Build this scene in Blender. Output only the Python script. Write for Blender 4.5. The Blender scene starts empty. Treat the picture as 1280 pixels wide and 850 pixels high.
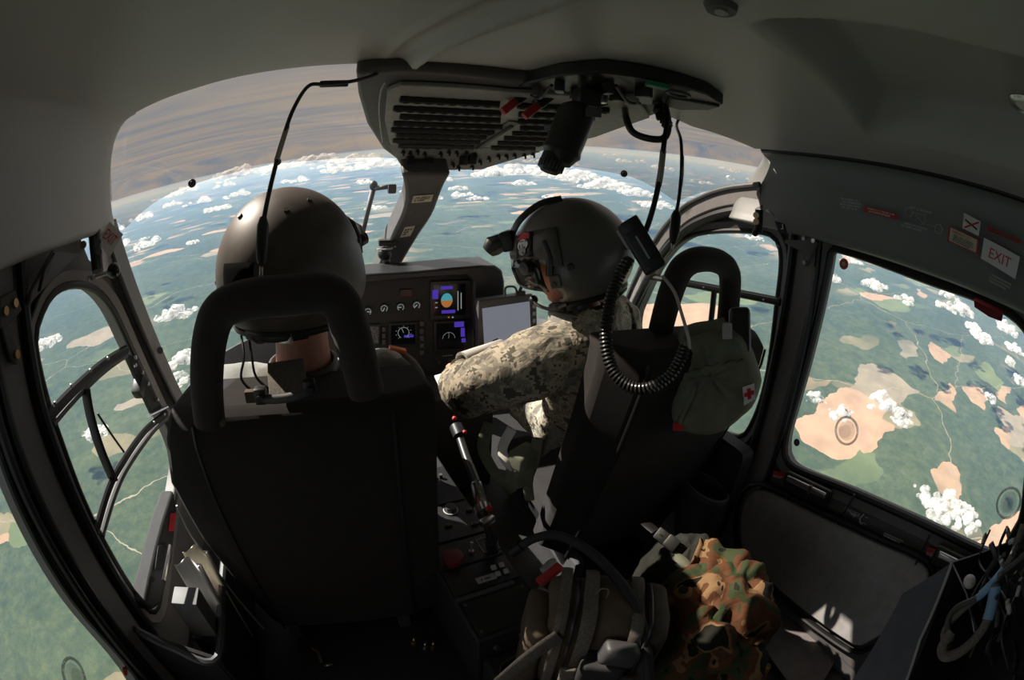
import bpy, bmesh, math, random
from mathutils import Vector, Matrix, noise, Euler
random.seed(7)
S = bpy.context.scene
COL = S.collection
V = Vector
PI = math.pi
# ------------------------------------------------------------------ camera (10.5 mm equisolid fisheye on a 23.6 mm sensor)
FL, SW = 10.5, 23.6
CAM = V((-0.30, 0.0, 1.15))
def cray(u, v):
    x = (u-640)/1280*SW; y = -(v-425)/1280*SW
    r = math.hypot(x, y)
    if r < 1e-9: return V((0, 0, -1))
    t = 2*math.asin(r/(2*FL))
    return V((math.sin(t)*x/r, math.sin(t)*y/r, -math.cos(t)))
_f = cray(430, 230)
_X = V((.91, .09, -.41)); _X = (_X - _f*_X.dot(_f)).normalized()
_U = _X.cross(_f)
ROT = Matrix((_X, _f, _U))                 # camera space -> cockpit space
def ray(u, v): return ROT @ cray(u, v)
def at(u, v, r): return CAM + ray(u, v)*r          # a point at a known distance
def onx(u, v, x): d = ray(u, v); return CAM + d*((x-CAM.x)/d.x)
def ony(u, v, y): d = ray(u, v); return CAM + d*((y-CAM.y)/d.y)
def onz(u, v, z): d = ray(u, v); return CAM + d*((z-CAM.z)/d.z)
def onplane(u, v, p0, n):
    d = ray(u, v); return CAM + d*((p0-CAM).dot(n)/d.dot(n))
cd = bpy.data.cameras.new('camera'); cam = bpy.data.objects.new('camera', cd); COL.objects.link(cam)
cd.type = 'PANO'; cd.panorama_type = 'FISHEYE_EQUISOLID'
cd.fisheye_lens = FL; cd.fisheye_fov = PI; cd.sensor_width = SW; cd.sensor_fit = 'HORIZONTAL'; cd.sensor_height = SW*850/1280
cd.clip_start = .01; cd.clip_end = 3e5
cam.matrix_world = Matrix.Translation(CAM) @ ROT.to_4x4()
S.camera = cam
S.view_settings.view_transform = 'Standard'; S.view_settings.look = 'None'
S.view_settings.gamma = 1; S.view_settings.use_curve_mapping = False
S.view_settings.exposure = .65

# ------------------------------------------------------------------ materials
def newmat(name):
    m = bpy.data.materials.new(name); m.use_nodes = True
    nt = m.node_tree; nt.nodes.clear()
    o = nt.nodes.new('ShaderNodeOutputMaterial')
    return m, nt, o
def N(nt, t, **k):
    n = nt.nodes.new(t)
    for a, b in k.items():
        if a in n.inputs.keys(): n.inputs[a].default_value = b
        else: setattr(n, a, b)
    return n
def rgb(c): return (c[0], c[1], c[2], 1)
def mat(name, col, rough=.6, metal=0, var=.12, vs=30, bump=0, bs=200, sheen=0, spec=.5, trans=0):
    m, nt, o = newmat(name); L = nt.links.new
    p = N(nt, 'ShaderNodeBsdfPrincipled'); L(p.outputs[0], o.inputs[0])
    p.inputs['Roughness'].default_value = rough; p.inputs['Metallic'].default_value = metal
    p.inputs['Specular IOR Level'].default_value = spec
    if sheen: p.inputs['Sheen Weight'].default_value = sheen
    tc = N(nt, 'ShaderNodeTexCoord')
    ns = N(nt, 'ShaderNodeTexNoise', Scale=vs, Detail=4.0); L(tc.outputs['Object'], ns.inputs['Vector'])
    r = N(nt, 'ShaderNodeValToRGB'); L(ns.outputs[0], r.inputs[0])
    r.color_ramp.elements[0].position = .3; r.color_ramp.elements[1].position = .7
    r.color_ramp.elements[0].color = rgb([c*(1-var) for c in col]); r.color_ramp.elements[1].color = rgb([min(1, c*(1+var)) for c in col])
    L(r.outputs[0], p.inputs['Base Color'])
    if bump:
        b = N(nt, 'ShaderNodeTexNoise', Scale=bs, Detail=2.0); L(tc.outputs['Object'], b.inputs['Vector'])
        bp = N(nt, 'ShaderNodeBump', Strength=bump, Distance=.002); L(b.outputs[0], bp.inputs['Height']); L(bp.outputs[0], p.inputs['Normal'])
    return m
def emis(name, col, st):
    m, nt, o = newmat(name); e = N(nt, 'ShaderNodeEmission', Color=rgb(col), Strength=st); nt.links.new(e.outputs[0], o.inputs[0]); return m
def camo(name, cols, scale, blocky=0, rough=.85, fold=.3):
    """cols: list of (position, colour); blocky = pixel size for a digital pattern"""
    m, nt, o = newmat(name); L = nt.links.new
    p = N(nt, 'ShaderNodeBsdfPrincipled', Roughness=rough); L(p.outputs[0], o.inputs[0])
    p.inputs['Specular IOR Level'].default_value = .2
    tc = N(nt, 'ShaderNodeTexCoord'); src = tc.outputs['Object']
    if blocky:
        sn = N(nt, 'ShaderNodeVectorMath', operation='SNAP'); sn.inputs[1].default_value = (blocky,)*3
        L(src, sn.inputs[0]); src = sn.outputs[0]
    ns = N(nt, 'ShaderNodeTexNoise', Scale=scale, Detail=2.5 if not blocky else 4.0, Roughness=.5 if not blocky else .62, Distortion=.6 if not blocky else 0.0)
    L(src, ns.inputs['Vector'])
    r = N(nt, 'ShaderNodeValToRGB'); L(ns.outputs[0], r.inputs[0]); cr = r.color_ramp; cr.interpolation = 'CONSTANT'
    while len(cr.elements) < len(cols): cr.elements.new(.5)
    for e, (q, c) in zip(cr.elements, cols): e.position = q; e.color = rgb(c)
    L(r.outputs[0], p.inputs['Base Color'])
    b = N(nt, 'ShaderNodeTexNoise', Scale=14.0, Detail=3.0, Distortion=1.2); L(tc.outputs['Object'], b.inputs['Vector'])
    bp = N(nt, 'ShaderNodeBump', Strength=fold, Distance=.03); L(b.outputs[0], bp.inputs['Height']); L(bp.outputs[0], p.inputs['Normal'])
    return m
M = {}
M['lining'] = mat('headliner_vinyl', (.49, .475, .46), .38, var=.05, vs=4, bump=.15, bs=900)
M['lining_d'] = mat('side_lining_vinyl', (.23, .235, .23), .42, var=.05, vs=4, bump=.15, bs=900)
M['frame'] = mat('door_frame_paint', (.11, .105, .105), .5, var=.08, bump=.1, bs=600)
M['pillar'] = mat('pillar_paint', (.20, .185, .18), .5, var=.06, bump=.12, bs=700)
M['rubber'] = mat('black_rubber', (.012, .012, .013), .45)
M['black'] = mat('black_plastic', (.018, .018, .019), .4, bump=.1, bs=500)
M['blackm'] = mat('matt_black_panel', (.02, .02, .02), .7, bump=.15, bs=700)
M['darkgrey'] = mat('dark_grey_paint', (.07, .07, .072), .5)
M['greyp'] = mat('grey_panel', (.13, .13, .13), .6, bump=.2, bs=900)
M['metal'] = mat('brushed_metal', (.62, .61, .6), .28, 1)
M['brass'] = mat('brass_bolt', (.62, .45, .25), .35, 1)
M['white'] = mat('white_plastic', (.78, .76, .75), .5, var=.04)
M['paper'] = mat('paper', (.72, .7, .66), .8, var=.05)
M['red'] = mat('red_paint', (.42, .03, .03), .5)
M['redtxt'] = mat('red_print', (.62, .025, .04), .6)
M['orange'] = mat('orange_tag', (.85, .2, .03), .6)
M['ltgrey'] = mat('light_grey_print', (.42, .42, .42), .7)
M['floor'] = mat('cabin_floor_paint', (.022, .021, .021), .6, vs=60)
M['sill'] = mat('door_sill_paint', (.11, .108, .108), .5)
M['seat'] = mat('black_seat_fabric', (.027, .024, .0225), .9, bump=.6, bs=1300, sheen=.05, spec=.2)
M['loop'] = mat('charcoal_loop_cover', (.036, .030, .028), .85, bump=.5, bs=1200, sheen=.2, spec=.2)
M['helmet'] = mat('olive_drab_helmet_shell', (.135, .132, .112), .32, var=.1, vs=18)
M['helmetb'] = mat('brown_grey_helmet_shell', (.088, .070, .056), .48, var=.25, vs=25)
M['velcro'] = mat('velcro', (.005, .005, .005), .95, bump=1, bs=900, spec=.05)
M['skin'] = mat('skin', (.55, .24, .16), .5, var=.1, vs=40, bump=.1, bs=300)
M['acu'] = camo('digital_camouflage_cloth', [(0, (.17, .155, .125)), (.42, (.29, .265, .21)), (.50, (.47, .41, .31)), (.575, (.12, .11, .09))], 26, .0055)
M['flight'] = mat('grey_green_flight_cloth', (.27, .265, .24), .85, var=.2, vs=20, bump=.4, bs=500)
M['wood'] = camo('woodland_camouflage_cloth', [(0, (.018, .017, .014)), (.38, (.045, .06, .026)), (.47, (.115, .05, .024)), (.56, (.24, .145, .07)), (.62, (.016, .016, .012))], 10)
M['olive'] = mat('olive_nylon', (.16, .17, .118), .8, var=.2, vs=25, bump=.4, bs=700)
M['tan'] = mat('khaki_pack_cloth', (.12, .09, .058), .85, var=.15, vs=30, bump=.5, bs=900)
M['webbing'] = mat('grey_webbing', (.17, .15, .125), .85, var=.3, vs=260, bump=.6, bs=800)
M['tubeg'] = mat('grey_cord_sleeve', (.46, .42, .38), .6)
M['blue'] = mat('blue_tape', (.22, .4, .62), .5)
M['green'] = mat('green_tag', (.02, .2, .1), .5)
M['visor'] = mat('dark_visor', (.02, .022, .018), .12)
M['placard'] = mat('placard_cream', (.6, .54, .42), .6)

# ------------------------------------------------------------------ mesh helpers
class MB:
    def __init__(s): s.b = bmesh.new()
    def quadgrid(s, pts, closed_u=False, closed_v=False):
        g = [[s.b.verts.new(p) for p in row] for row in pts]
        nu, nv = len(g), len(g[0])
        for i in range(nu - (0 if closed_u else 1)):
            for j in range(nv - (0 if closed_v else 1)):
                a, b_, c, d = g[i][j], g[(i+1) % nu][j], g[(i+1) % nu][(j+1) % nv], g[i][(j+1) % nv]
                try: s.b.faces.new((a, b_, c, d))
                except ValueError: pass
        return g
    def face(s, pts): s.b.faces.new([s.b.verts.new(p) for p in pts]); return s
    def prism(s, pts, off):
        """closed solid: polygon pts swept by off"""
        off = V(off); a = [s.b.verts.new(p) for p in pts]; c = [s.b.verts.new(V(p)+off) for p in pts]
        n = len(a)
        s.b.faces.new(a); s.b.faces.new(list(reversed(c)))
        for i in range(n): s.b.faces.new((a[i], c[i], c[(i+1) % n], a[(i+1) % n]))
        return s
    def box(s, c, size, rot=None, bev=0, seg=2):
        m = Matrix.Translation(V(c)) @ (rot.to_4x4() if rot is not None else Matrix.Identity(4)) @ Matrix.Diagonal((*size, 1))
        r = bmesh.ops.create_cube(s.b, size=1, matrix=m)
        if bev:
            es = list({e for v in r['verts'] for e in v.link_edges})
            bmesh.ops.bevel(s.b, geom=es, offset=bev, segments=seg, profile=.6, affect='EDGES')
        return s
    def cyl(s, p0, p1, r0, r1=None, n=16):
        p0, p1 = V(p0), V(p1); r1 = r0 if r1 is None else r1
        s.sweep([p0, p1], [r0, r1], n); return s
    def sweep(s, path, rad, n=10, closed=False, flat=None, up=None):
        """tube along path; rad number or list; flat=(a,b) elliptical factors"""
        path = [V(p) for p in path]; k = len(path)
        if not isinstance(rad, (list, tuple)): rad = [rad]*k
        rings = []; prev = None
        for i in range(k):
            if closed: t = path[(i+1) % k]-path[i-1]
            elif i == 0: t = path[1]-path[0]
            elif i == k-1: t = path[-1]-path[-2]
            else: t = path[i+1]-path[i-1]
            t = t.normalized() if t.length > 1e-9 else V((0, 0, 1))
            if prev is None:
                u = V(up) if up is not None else (V((0, 0, 1)) if abs(t.z) < .9 else V((1, 0, 0)))
            else: u = prev
            u = (u - t*u.dot(t)); u = u.normalized() if u.length > 1e-6 else t.orthogonal().normalized()
            prev = u; w = t.cross(u)
            a, b_ = flat or (1, 1)
            rings.append([s.b.verts.new(path[i] + (u*math.cos(q)*a + w*math.sin(q)*b_)*rad[i]) for q in (2*PI*j/n for j in range(n))])
        for i in range(k if closed else k-1):
            A, B = rings[i], rings[(i+1) % k]
            for j in range(n): s.b.faces.new((A[j], A[(j+1) % n], B[(j+1) % n], B[j]))
        if not closed:
            s.b.faces.new(list(reversed(rings[0]))); s.b.faces.new(rings[-1])
        return s
    def ell(s, c, r, rot=None, u=16, v=10):
        m = Matrix.Translation(V(c)) @ (rot.to_4x4() if rot is not None else Matrix.Identity(4)) @ Matrix.Diagonal((*((r,)*3 if isinstance(r, (int, float)) else r), 1))
        bmesh.ops.create_uvsphere(s.b, u_segments=u, v_segments=v, radius=1, matrix=m); return s
    def ring(s, inner, outer, off):
        """solid frame between two equal-length loops, swept by off"""
        off = V(off); n = len(inner)
        L = [[s.b.verts.new(V(p)+o) for p in lp] for lp, o in ((inner, V()), (outer, V()), (outer, off), (inner, off))]
        for a in range(4):
            A, B = L[a], L[(a+1) % 4]
            for j in range(n): s.b.faces.new((A[j], A[(j+1) % n], B[(j+1) % n], B[j]))
        return s
    def build(s, name, m, parent=None, smooth=True, bevel=0, solid=0, sub=0, wn=True, disp=0):
        bmesh.ops.remove_doubles(s.b, verts=s.b.verts, dist=1e-6)
        bmesh.ops.recalc_face_normals(s.b, faces=s.b.faces)
        me = bpy.data.meshes.new(name); s.b.to_mesh(me); s.b.free()
        return link(name, me, m, parent, smooth, bevel, solid, sub)
def link(name, me, m, parent=None, smooth=True, bevel=0, solid=0, sub=0):
    o = bpy.data.objects.new(name, me); COL.objects.link(o)
    for q in (m if isinstance(m, (list, tuple)) else [m]): me.materials.append(q)
    if smooth:
        me.polygons.foreach_set('use_smooth', [True]*len(me.polygons))
        if smooth is True and not sub:
            e = me.attributes.new('sharp_edge', 'BOOLEAN', 'EDGE') if 'sharp_edge' not in me.attributes else me.attributes['sharp_edge']
            bm = bmesh.new(); bm.from_mesh(me)
            bm.edges.ensure_lookup_table()
            sh = [len(x.link_faces) == 2 and x.calc_face_angle(0) > math.radians(38) for x in bm.edges]
            bm.free(); e.data.foreach_set('value', sh)
    if parent is not None:
        o.parent = parent
        w = parent.location.copy(); q = parent.parent
        o.matrix_parent_inverse = Matrix.Translation(-world_loc(parent))
    if bevel:
        b = o.modifiers.new('b', 'BEVEL'); b.width = bevel; b.segments = 2; b.limit_method = 'ANGLE'; b.angle_limit = math.radians(35)
    if solid:
        q = o.modifiers.new('s', 'SOLIDIFY'); q.thickness = abs(solid); q.offset = 1 if solid > 0 else -1
    if sub:
        q = o.modifiers.new('ss', 'SUBSURF'); q.levels = sub; q.render_levels = sub
    return o
def world_loc(o):
    p = V()
    while o is not None and o.type == 'EMPTY': p += o.location if o.parent is None else V(); o = o.parent
    return p
def tag(o, label=None, cat=None, group=None, kind=None):
    for k, v in (('label', label), ('category', cat), ('group', group), ('kind', kind)):
        if v: o[k] = v
    return o
def thing(name, loc, label, cat, group=None):
    e = bpy.data.objects.new(name, None); COL.objects.link(e); e.location = V(loc); e.empty_display_size = .05
    return tag(e, label, cat, group)
def struct(o): o['kind'] = 'structure'; return o
def catmull(pts, n=8, closed=False):
    pts = [V(p) for p in pts]; k = len(pts); out = []
    for i in range(k if closed else k-1):
        if closed: p0, p1, p2, p3 = pts[i-1], pts[i], pts[(i+1) % k], pts[(i+2) % k]
        else: p0, p1, p2, p3 = pts[max(i-1, 0)], pts[i], pts[i+1], pts[min(i+2, k-1)]
        for j in range(n):
            t = j/n
            out.append(.5*((2*p1)+(p2-p0)*t+(2*p0-5*p1+4*p2-p3)*t*t+(3*p1-p0-3*p2+p3)*t**3))
    if not closed: out.append(pts[-1])
    return out
def resample(loop, n, closed=True):
    pts = [V(p) for p in loop]; 
    if closed: pts = pts+[pts[0]]
    d = [0]
    for a, b in zip(pts, pts[1:]): d.append(d[-1]+(b-a).length)
    out = []; m = n if closed else n-1; i = 0
    for k in range(n):
        t = d[-1]*k/m
        while i < len(pts)-2 and d[i+1] < t: i += 1
        q = (t-d[i])/max(d[i+1]-d[i], 1e-9); out.append(pts[i].lerp(pts[i+1], min(q, 1)))
    return out
def offset_loop(loop, d, ax=0):
    """grow a loop lying in a plane of constant coordinate ax"""
    i, j = [(1, 2), (0, 2), (0, 1)][ax]; n = len(loop)
    ar = sum(loop[k][i]*loop[(k+1) % n][j]-loop[(k+1) % n][i]*loop[k][j] for k in range(n))
    s = 1 if ar > 0 else -1; out = []
    for k in range(n):
        t = loop[(k+1) % n]-loop[k-1]; q = V((0, 0, 0)); q[i] = t[j]*s; q[j] = -t[i]*s
        out.append(loop[k]+q.normalized()*d)
    return out
def text(s, o, xd, yd, h, m, parent, name='lettering', th=.0006, bold=False, width=None):
    """raised letters: o lower-left corner, xd/yd directions, h cap height"""
    c = bpy.data.curves.new(name, 'FONT'); c.body = s; c.size = h/.7; c.extrude = 0
    if bold: c.offset = .012*c.size
    t = bpy.data.objects.new(name, c); COL.objects.link(t)
    me = bpy.data.meshes.new_from_object(t.evaluated_get(bpy.context.evaluated_depsgraph_get()))
    bpy.data.objects.remove(t); bpy.data.curves.remove(c)
    if width:
        x1 = max(v.co.x for v in me.vertices); me.transform(Matrix.Diagonal((width/x1, 1, 1, 1)))
    xd = V(xd).normalized(); z = xd.cross(V(yd)).normalized(); yd = z.cross(xd)
    mw = Matrix((xd, yd, z)).transposed().to_4x4(); mw.translation = V(o)
    me.transform(mw)
    b = bmesh.new(); b.from_mesh(me)
    r = bmesh.ops.extrude_face_region(b, geom=list(b.faces)); bmesh.ops.translate(b, verts=[v for v in r['geom'] if isinstance(v, bmesh.types.BMVert)], vec=z*th)
    b.to_mesh(me); b.free(); me.name = name
    me.materials.clear()
    return link(name, me, m, parent, smooth=False)
def scribble(o, xd, yd, w, h, rows, m, parent, name='small_print', seed=0, th=.0005):
    """rows of tiny print too small to read"""
    rr = random.Random(seed); mb = MB(); xd = V(xd).normalized(); yd = V(yd).normalized(); z = xd.cross(yd).normalized()
    lh = h/(rows*1.6)
    for r in range(rows):
        x = rr.uniform(0, .12)*w; y = h-(r+1)*h/rows+lh*.3
        while x < w*(.97 if r < rows-1 else .8):
            k = rr.uniform(.5, 1.0)*lh
            p = V(o)+xd*x+yd*y
            mb.prism([p, p+xd*k*.8, p+xd*k*.8+yd*lh, p+yd*lh], z*th)
            x += k*(1.15 if rr.random() > .18 else 2.0)
    return mb.build(name, m, parent, smooth=False)
def facing(v): return (CAM-V(v)).normalized()
def unit(v): return V(v).normalized()
# ------------------------------------------------------------------ outside: ground, clouds, haze, sky, sun
XL, XR = -.90, .82
GZ = -1500.0
EARTH = Matrix.Rotation(math.radians(4.2), 4, 'X') @ Matrix.Rotation(math.radians(-4.6), 4, 'Y')   # the aircraft flies slightly nose down and banked
def ground_mat():
    m, nt, o = newmat('farmland_and_forest'); L = nt.links.new
    p = N(nt, 'ShaderNodeBsdfDiffuse'); L(p.outputs[0], o.inputs[0])
    tc = N(nt, 'ShaderNodeTexCoord'); co = tc.outputs['Object']
    def noise_(scale, detail=3.0, rough=.5, dist=0.0, src=co):
        n = N(nt, 'ShaderNodeTexNoise', Scale=scale, Detail=detail, Roughness=rough, Distortion=dist); L(src, n.inputs['Vector']); return n
    def ramp(src, stops, interp='LINEAR'):
        r = N(nt, 'ShaderNodeValToRGB'); L(src, r.inputs[0]); cr = r.color_ramp; cr.interpolation = interp
        while len(cr.elements) < len(stops): cr.elements.new(.5)
        for e, (q, c) in zip(cr.elements, stops): e.position = q; e.color = rgb(c) if isinstance(c, tuple) else (c, c, c, 1)
        return r.outputs[0]
    def mix(f, a, b):
        x = N(nt, 'ShaderNodeMix', data_type='RGBA'); L(f, x.inputs[0]); L(a, x.inputs[6]); L(b, x.inputs[7]); return x.outputs[2]
    def mathn(op, a, b):
        x = N(nt, 'ShaderNodeMath', operation=op)
        for k, q in enumerate((a, b)):
            if isinstance(q, (int, float)): x.inputs[k].default_value = q
            else: L(q, x.inputs[k])
        return x.outputs[0]
    # bent coordinates give natural field edges
    w = noise_(1/420, 4.0); wm = N(nt, 'ShaderNodeVectorMath', operation='MULTIPLY_ADD')
    L(w.outputs['Color'], wm.inputs[0]); wm.inputs[1].default_value = (340, 340, 0); L(co, wm.inputs[2]); bent = wm.outputs[0]
    flat = N(nt, 'ShaderNodeVectorMath', operation='MULTIPLY'); L(bent, flat.inputs[0]); flat.inputs[1].default_value = (.62, 1.25, 0)
    def cells(scale, metric='EUCLIDEAN'):
        v = N(nt, 'ShaderNodeTexVoronoi', Scale=scale, voronoi_dimensions='2D', distance=metric); L(flat.outputs[0], v.inputs['Vector']); return v
    forest = ramp(noise_(1/110, 9.0, .82).outputs[0], [(.36, (.022, .036, .016)), (.5, (.062, .084, .036)), (.64, (.12, .138, .066))])
    forest2 = ramp(noise_(1/1700, 3.0).outputs[0], [(.4, (.04, .066, .046)), (.62, (.085, .115, .07))])
    base = N(nt, 'ShaderNodeMix', data_type='RGBA'); base.inputs[0].default_value = .38; L(forest, base.inputs[6]); L(forest2, base.inputs[7]); col = base.outputs[2]
    region = ramp(noise_(1/3600, 3.0, .6).outputs[0], [(.44, 0.0), (.56, 1.0)])
    for scale, lo, cols in ((1/330, .80, [(0, (.13, .17, .08)), (.35, (.22, .2, .12)), (.6, (.38, .27, .18)), (.85, (.28, .25, .2))]), (1/640, .885, [(0, (.42, .29, .2)), (.45, (.27, .24, .18)), (.75, (.14, .18, .085))])):
        c = cells(scale, 'CHEBYCHEV' if scale > 1/400 else 'EUCLIDEAN')
        sp = N(nt, 'ShaderNodeSeparateColor'); L(c.outputs['Color'], sp.inputs[0])
        on = mathn('GREATER_THAN', sp.outputs[0], lo)
        rough_edge = mathn('LESS_THAN', c.outputs['Distance'], .62)
        on = mathn('MULTIPLY', on, rough_edge)
        f = mathn('MULTIPLY', on, region) if scale > 1/400 else on
        fc = ramp(sp.outputs[1], cols, 'CONSTANT')
        tint = ramp(noise_(1/160, 4.0).outputs[0], [(.3, (.8, .8, .8)), (.7, (1.1, 1.08, 1.05))])
        mm = N(nt, 'ShaderNodeMix', data_type='RGBA', blend_type='MULTIPLY'); mm.inputs[0].default_value = 1; L(fc, mm.inputs[6]); L(tint, mm.inputs[7])
        col = mix(f, col, mm.outputs[2])
    # roads
    rd = N(nt, 'ShaderNodeTexVoronoi', Scale=1/1900, voronoi_dimensions='2D', feature='DISTANCE_TO_EDGE'); L(flat.outputs[0], rd.inputs['Vector'])
    rf = mathn('LESS_THAN', rd.outputs['Distance'], .0022)
    rc = N(nt, 'ShaderNodeRGB'); rc.outputs[0].default_value = (.3, .27, .2, 1)
    col = mix(rf, col, rc.outputs[0])
    L(col, p.inputs['Color'])
    return m
def build_outside():
    b = MB(); R_ = 90000; n = 24
    c = [b.b.verts.new((0, 0, GZ))]
    prev = None
    for rr in (3000, 12000, 40000, R_):
        ringv = [b.b.verts.new((rr*math.cos(2*PI*k/n), rr*math.sin(2*PI*k/n), GZ)) for k in range(n)]
        for k in range(n):
            if prev is None: b.b.faces.new((c[0], ringv[k], ringv[(k+1) % n]))
            else: b.b.faces.new((prev[k], ringv[k], ringv[(k+1) % n], prev[(k+1) % n]))
        prev = ringv
    g = struct(b.build('ground', ground_mat(), smooth=False)); g.matrix_world = EARTH
    # haze layer lying on the ground
    m, nt, o = newmat('blue_haze')
    vs = N(nt, 'ShaderNodeVolumeScatter', Color=(.27, .50, 1, 1), Density=HAZE, Anisotropy=.0); nt.links.new(vs.outputs[0], o.inputs['Volume'])
    b = MB(); b.box((0, 0, GZ/2-160), (180000, 180000, -GZ-300)); h = b.build('haze', m, smooth=False); h.matrix_world = EARTH
    tag(h, 'blue haze lying over the distant farmland outside', 'haze', kind='stuff')
HAZE = 5.6e-5
CLOUD_PX = [  # pixel, width in pixels of the clouds that show as separate puffs
    (222, 396, 52), (232, 455, 60), (60, 433, 42), (272, 264, 34), (230, 243, 40), (215, 258, 26), (300, 222, 60), (345, 214, 50), (392, 207, 60), (440, 206, 60), (470, 212, 60), (425, 216, 40),
    (545, 228, 30), (575, 238, 24), (598, 250, 24), (620, 222, 50), (640, 214, 46), (655, 232, 30), (690, 222, 55), (725, 228, 70), (760, 238, 60), (800, 246, 50), (690, 248, 20), (560, 214, 40), (600, 206, 40), (820, 260, 40),
    (872, 293, 30), (945, 300, 26), (1040, 352, 34), (1092, 360, 44), (1130, 378, 34), (1165, 352, 24), (1150, 346, 36), (1185, 372, 34), (1225, 425, 42), (1258, 415, 44), (1200, 392, 50), (1245, 390, 40), (1268, 440, 40), (1105, 333, 26), (1128, 341, 26), (1070, 330, 22),
    (1215, 412, 34), (1180, 386, 30), (1262, 455, 30), (1275, 480, 34), (1238, 500, 26), (1100, 505, 50), (1125, 525, 44), (1050, 520, 40), (1020, 500, 34), (1180, 640, 70), (1205, 655, 56), (1150, 622, 44), (1060, 322, 20), (1270, 350, 40),
    (215, 480, 50), (120, 545, 40), (510, 240, 20), (470, 262, 24), (240, 305, 20), (180, 300, 14)]
def build_clouds():
    m, nt, o = newmat('cloud_white'); L = nt.links.new
    d = N(nt, 'ShaderNodeBsdfDiffuse', Color=(.92, .92, .92, 1)); t = N(nt, 'ShaderNodeBsdfTranslucent', Color=(.92, .92, .92, 1))
    mx = N(nt, 'ShaderNodeMixShader'); mx.inputs[0].default_value = .6; L(d.outputs[0], mx.inputs[1]); L(t.outputs[0], mx.inputs[2])
    tr = N(nt, 'ShaderNodeBsdfTransparent'); m2 = N(nt, 'ShaderNodeMixShader')
    tc = N(nt, 'ShaderNodeTexCoord'); ns = N(nt, 'ShaderNodeTexNoise', Scale=1/60, Detail=6.0, Roughness=.7); L(tc.outputs['Object'], ns.inputs['Vector'])
    r = N(nt, 'ShaderNodeValToRGB'); L(ns.outputs[0], r.inputs[0]); r.color_ramp.elements[0].position = .40; r.color_ramp.elements[1].position = .64
    L(r.outputs[0], m2.inputs[0]); L(tr.outputs[0], m2.inputs[1]); L(mx.outputs[0], m2.inputs[2]); L(m2.outputs[0], o.inputs[0])
    rr = random.Random(3); VS = []; FS = []
    tb = bmesh.new(); bmesh.ops.create_icosphere(tb, subdivisions=3, radius=1); tv = [v.co.copy() for v in tb.verts]; tf = [[v.index for v in f.verts] for f in tb.faces]
    tb2 = bmesh.new(); bmesh.ops.create_icosphere(tb2, subdivisions=2, radius=1); tv2 = [v.co.copy() for v in tb2.verts]; tf2 = [[v.index for v in f.verts] for f in tb2.faces]
    up = EARTH.to_3x3() @ V((0, 0, 1)); inv = EARTH.inverted()
    def puff(c, w, k=9, tv=tv, tf=tf):
        for i in range(k):
            a = rr.uniform(0, 2*PI); q = rr.random()**.6*w*.5
            s = w*rr.uniform(.09, .21)*(1.15-q/w)
            p = c+V((math.cos(a)*q*1.25, math.sin(a)*q*.8, s*.35+rr.random()*w*.06))
            n0 = len(VS)
            for dv in tv:
                f = 1+.28*noise.fractal(dv*1.6+p*.01, 1.0, 2.0, 4)
                z = dv.z*s*.8*f
                if z < 0: z *= .35
                VS.append(p+V((dv.x*s*f, dv.y*s*f, z)))
            FS.extend([[n0+j for j in t] for t in tf])
    for (u, v, wp) in CLOUD_PX:
        d = ray(u, v); zz = d.dot(up)
        if zz > -.004: zz = -.004
        alt = -820
        t = min(alt/zz, 42000)
        c = CAM+d*t; w = wp/1280*SW/FL*t*.95
        puff(inv @ c, w, 20, tv2, tf2)
    # further small clouds scattered towards the horizon
    for k in range(170):
        a = rr.uniform(-.9, 2.3); dist = 6000+34000*rr.random()**.9
        c = V((math.sin(a)*dist, math.cos(a)*dist, -820+rr.uniform(-60, 60)))
        puff(c, rr.uniform(250, 700)*(1+dist/40000), 7, tv2, tf2)
    me = bpy.data.meshes.new('clouds'); me.from_pydata(VS, [], FS); c = link('clouds', me, m, smooth='all'); c.matrix_world = EARTH
    tag(c, 'white cumulus clouds drifting below the aircraft', 'clouds', kind='stuff')
SUN_AZ, SUN_EL = math.radians(-50), math.radians(40)
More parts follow.
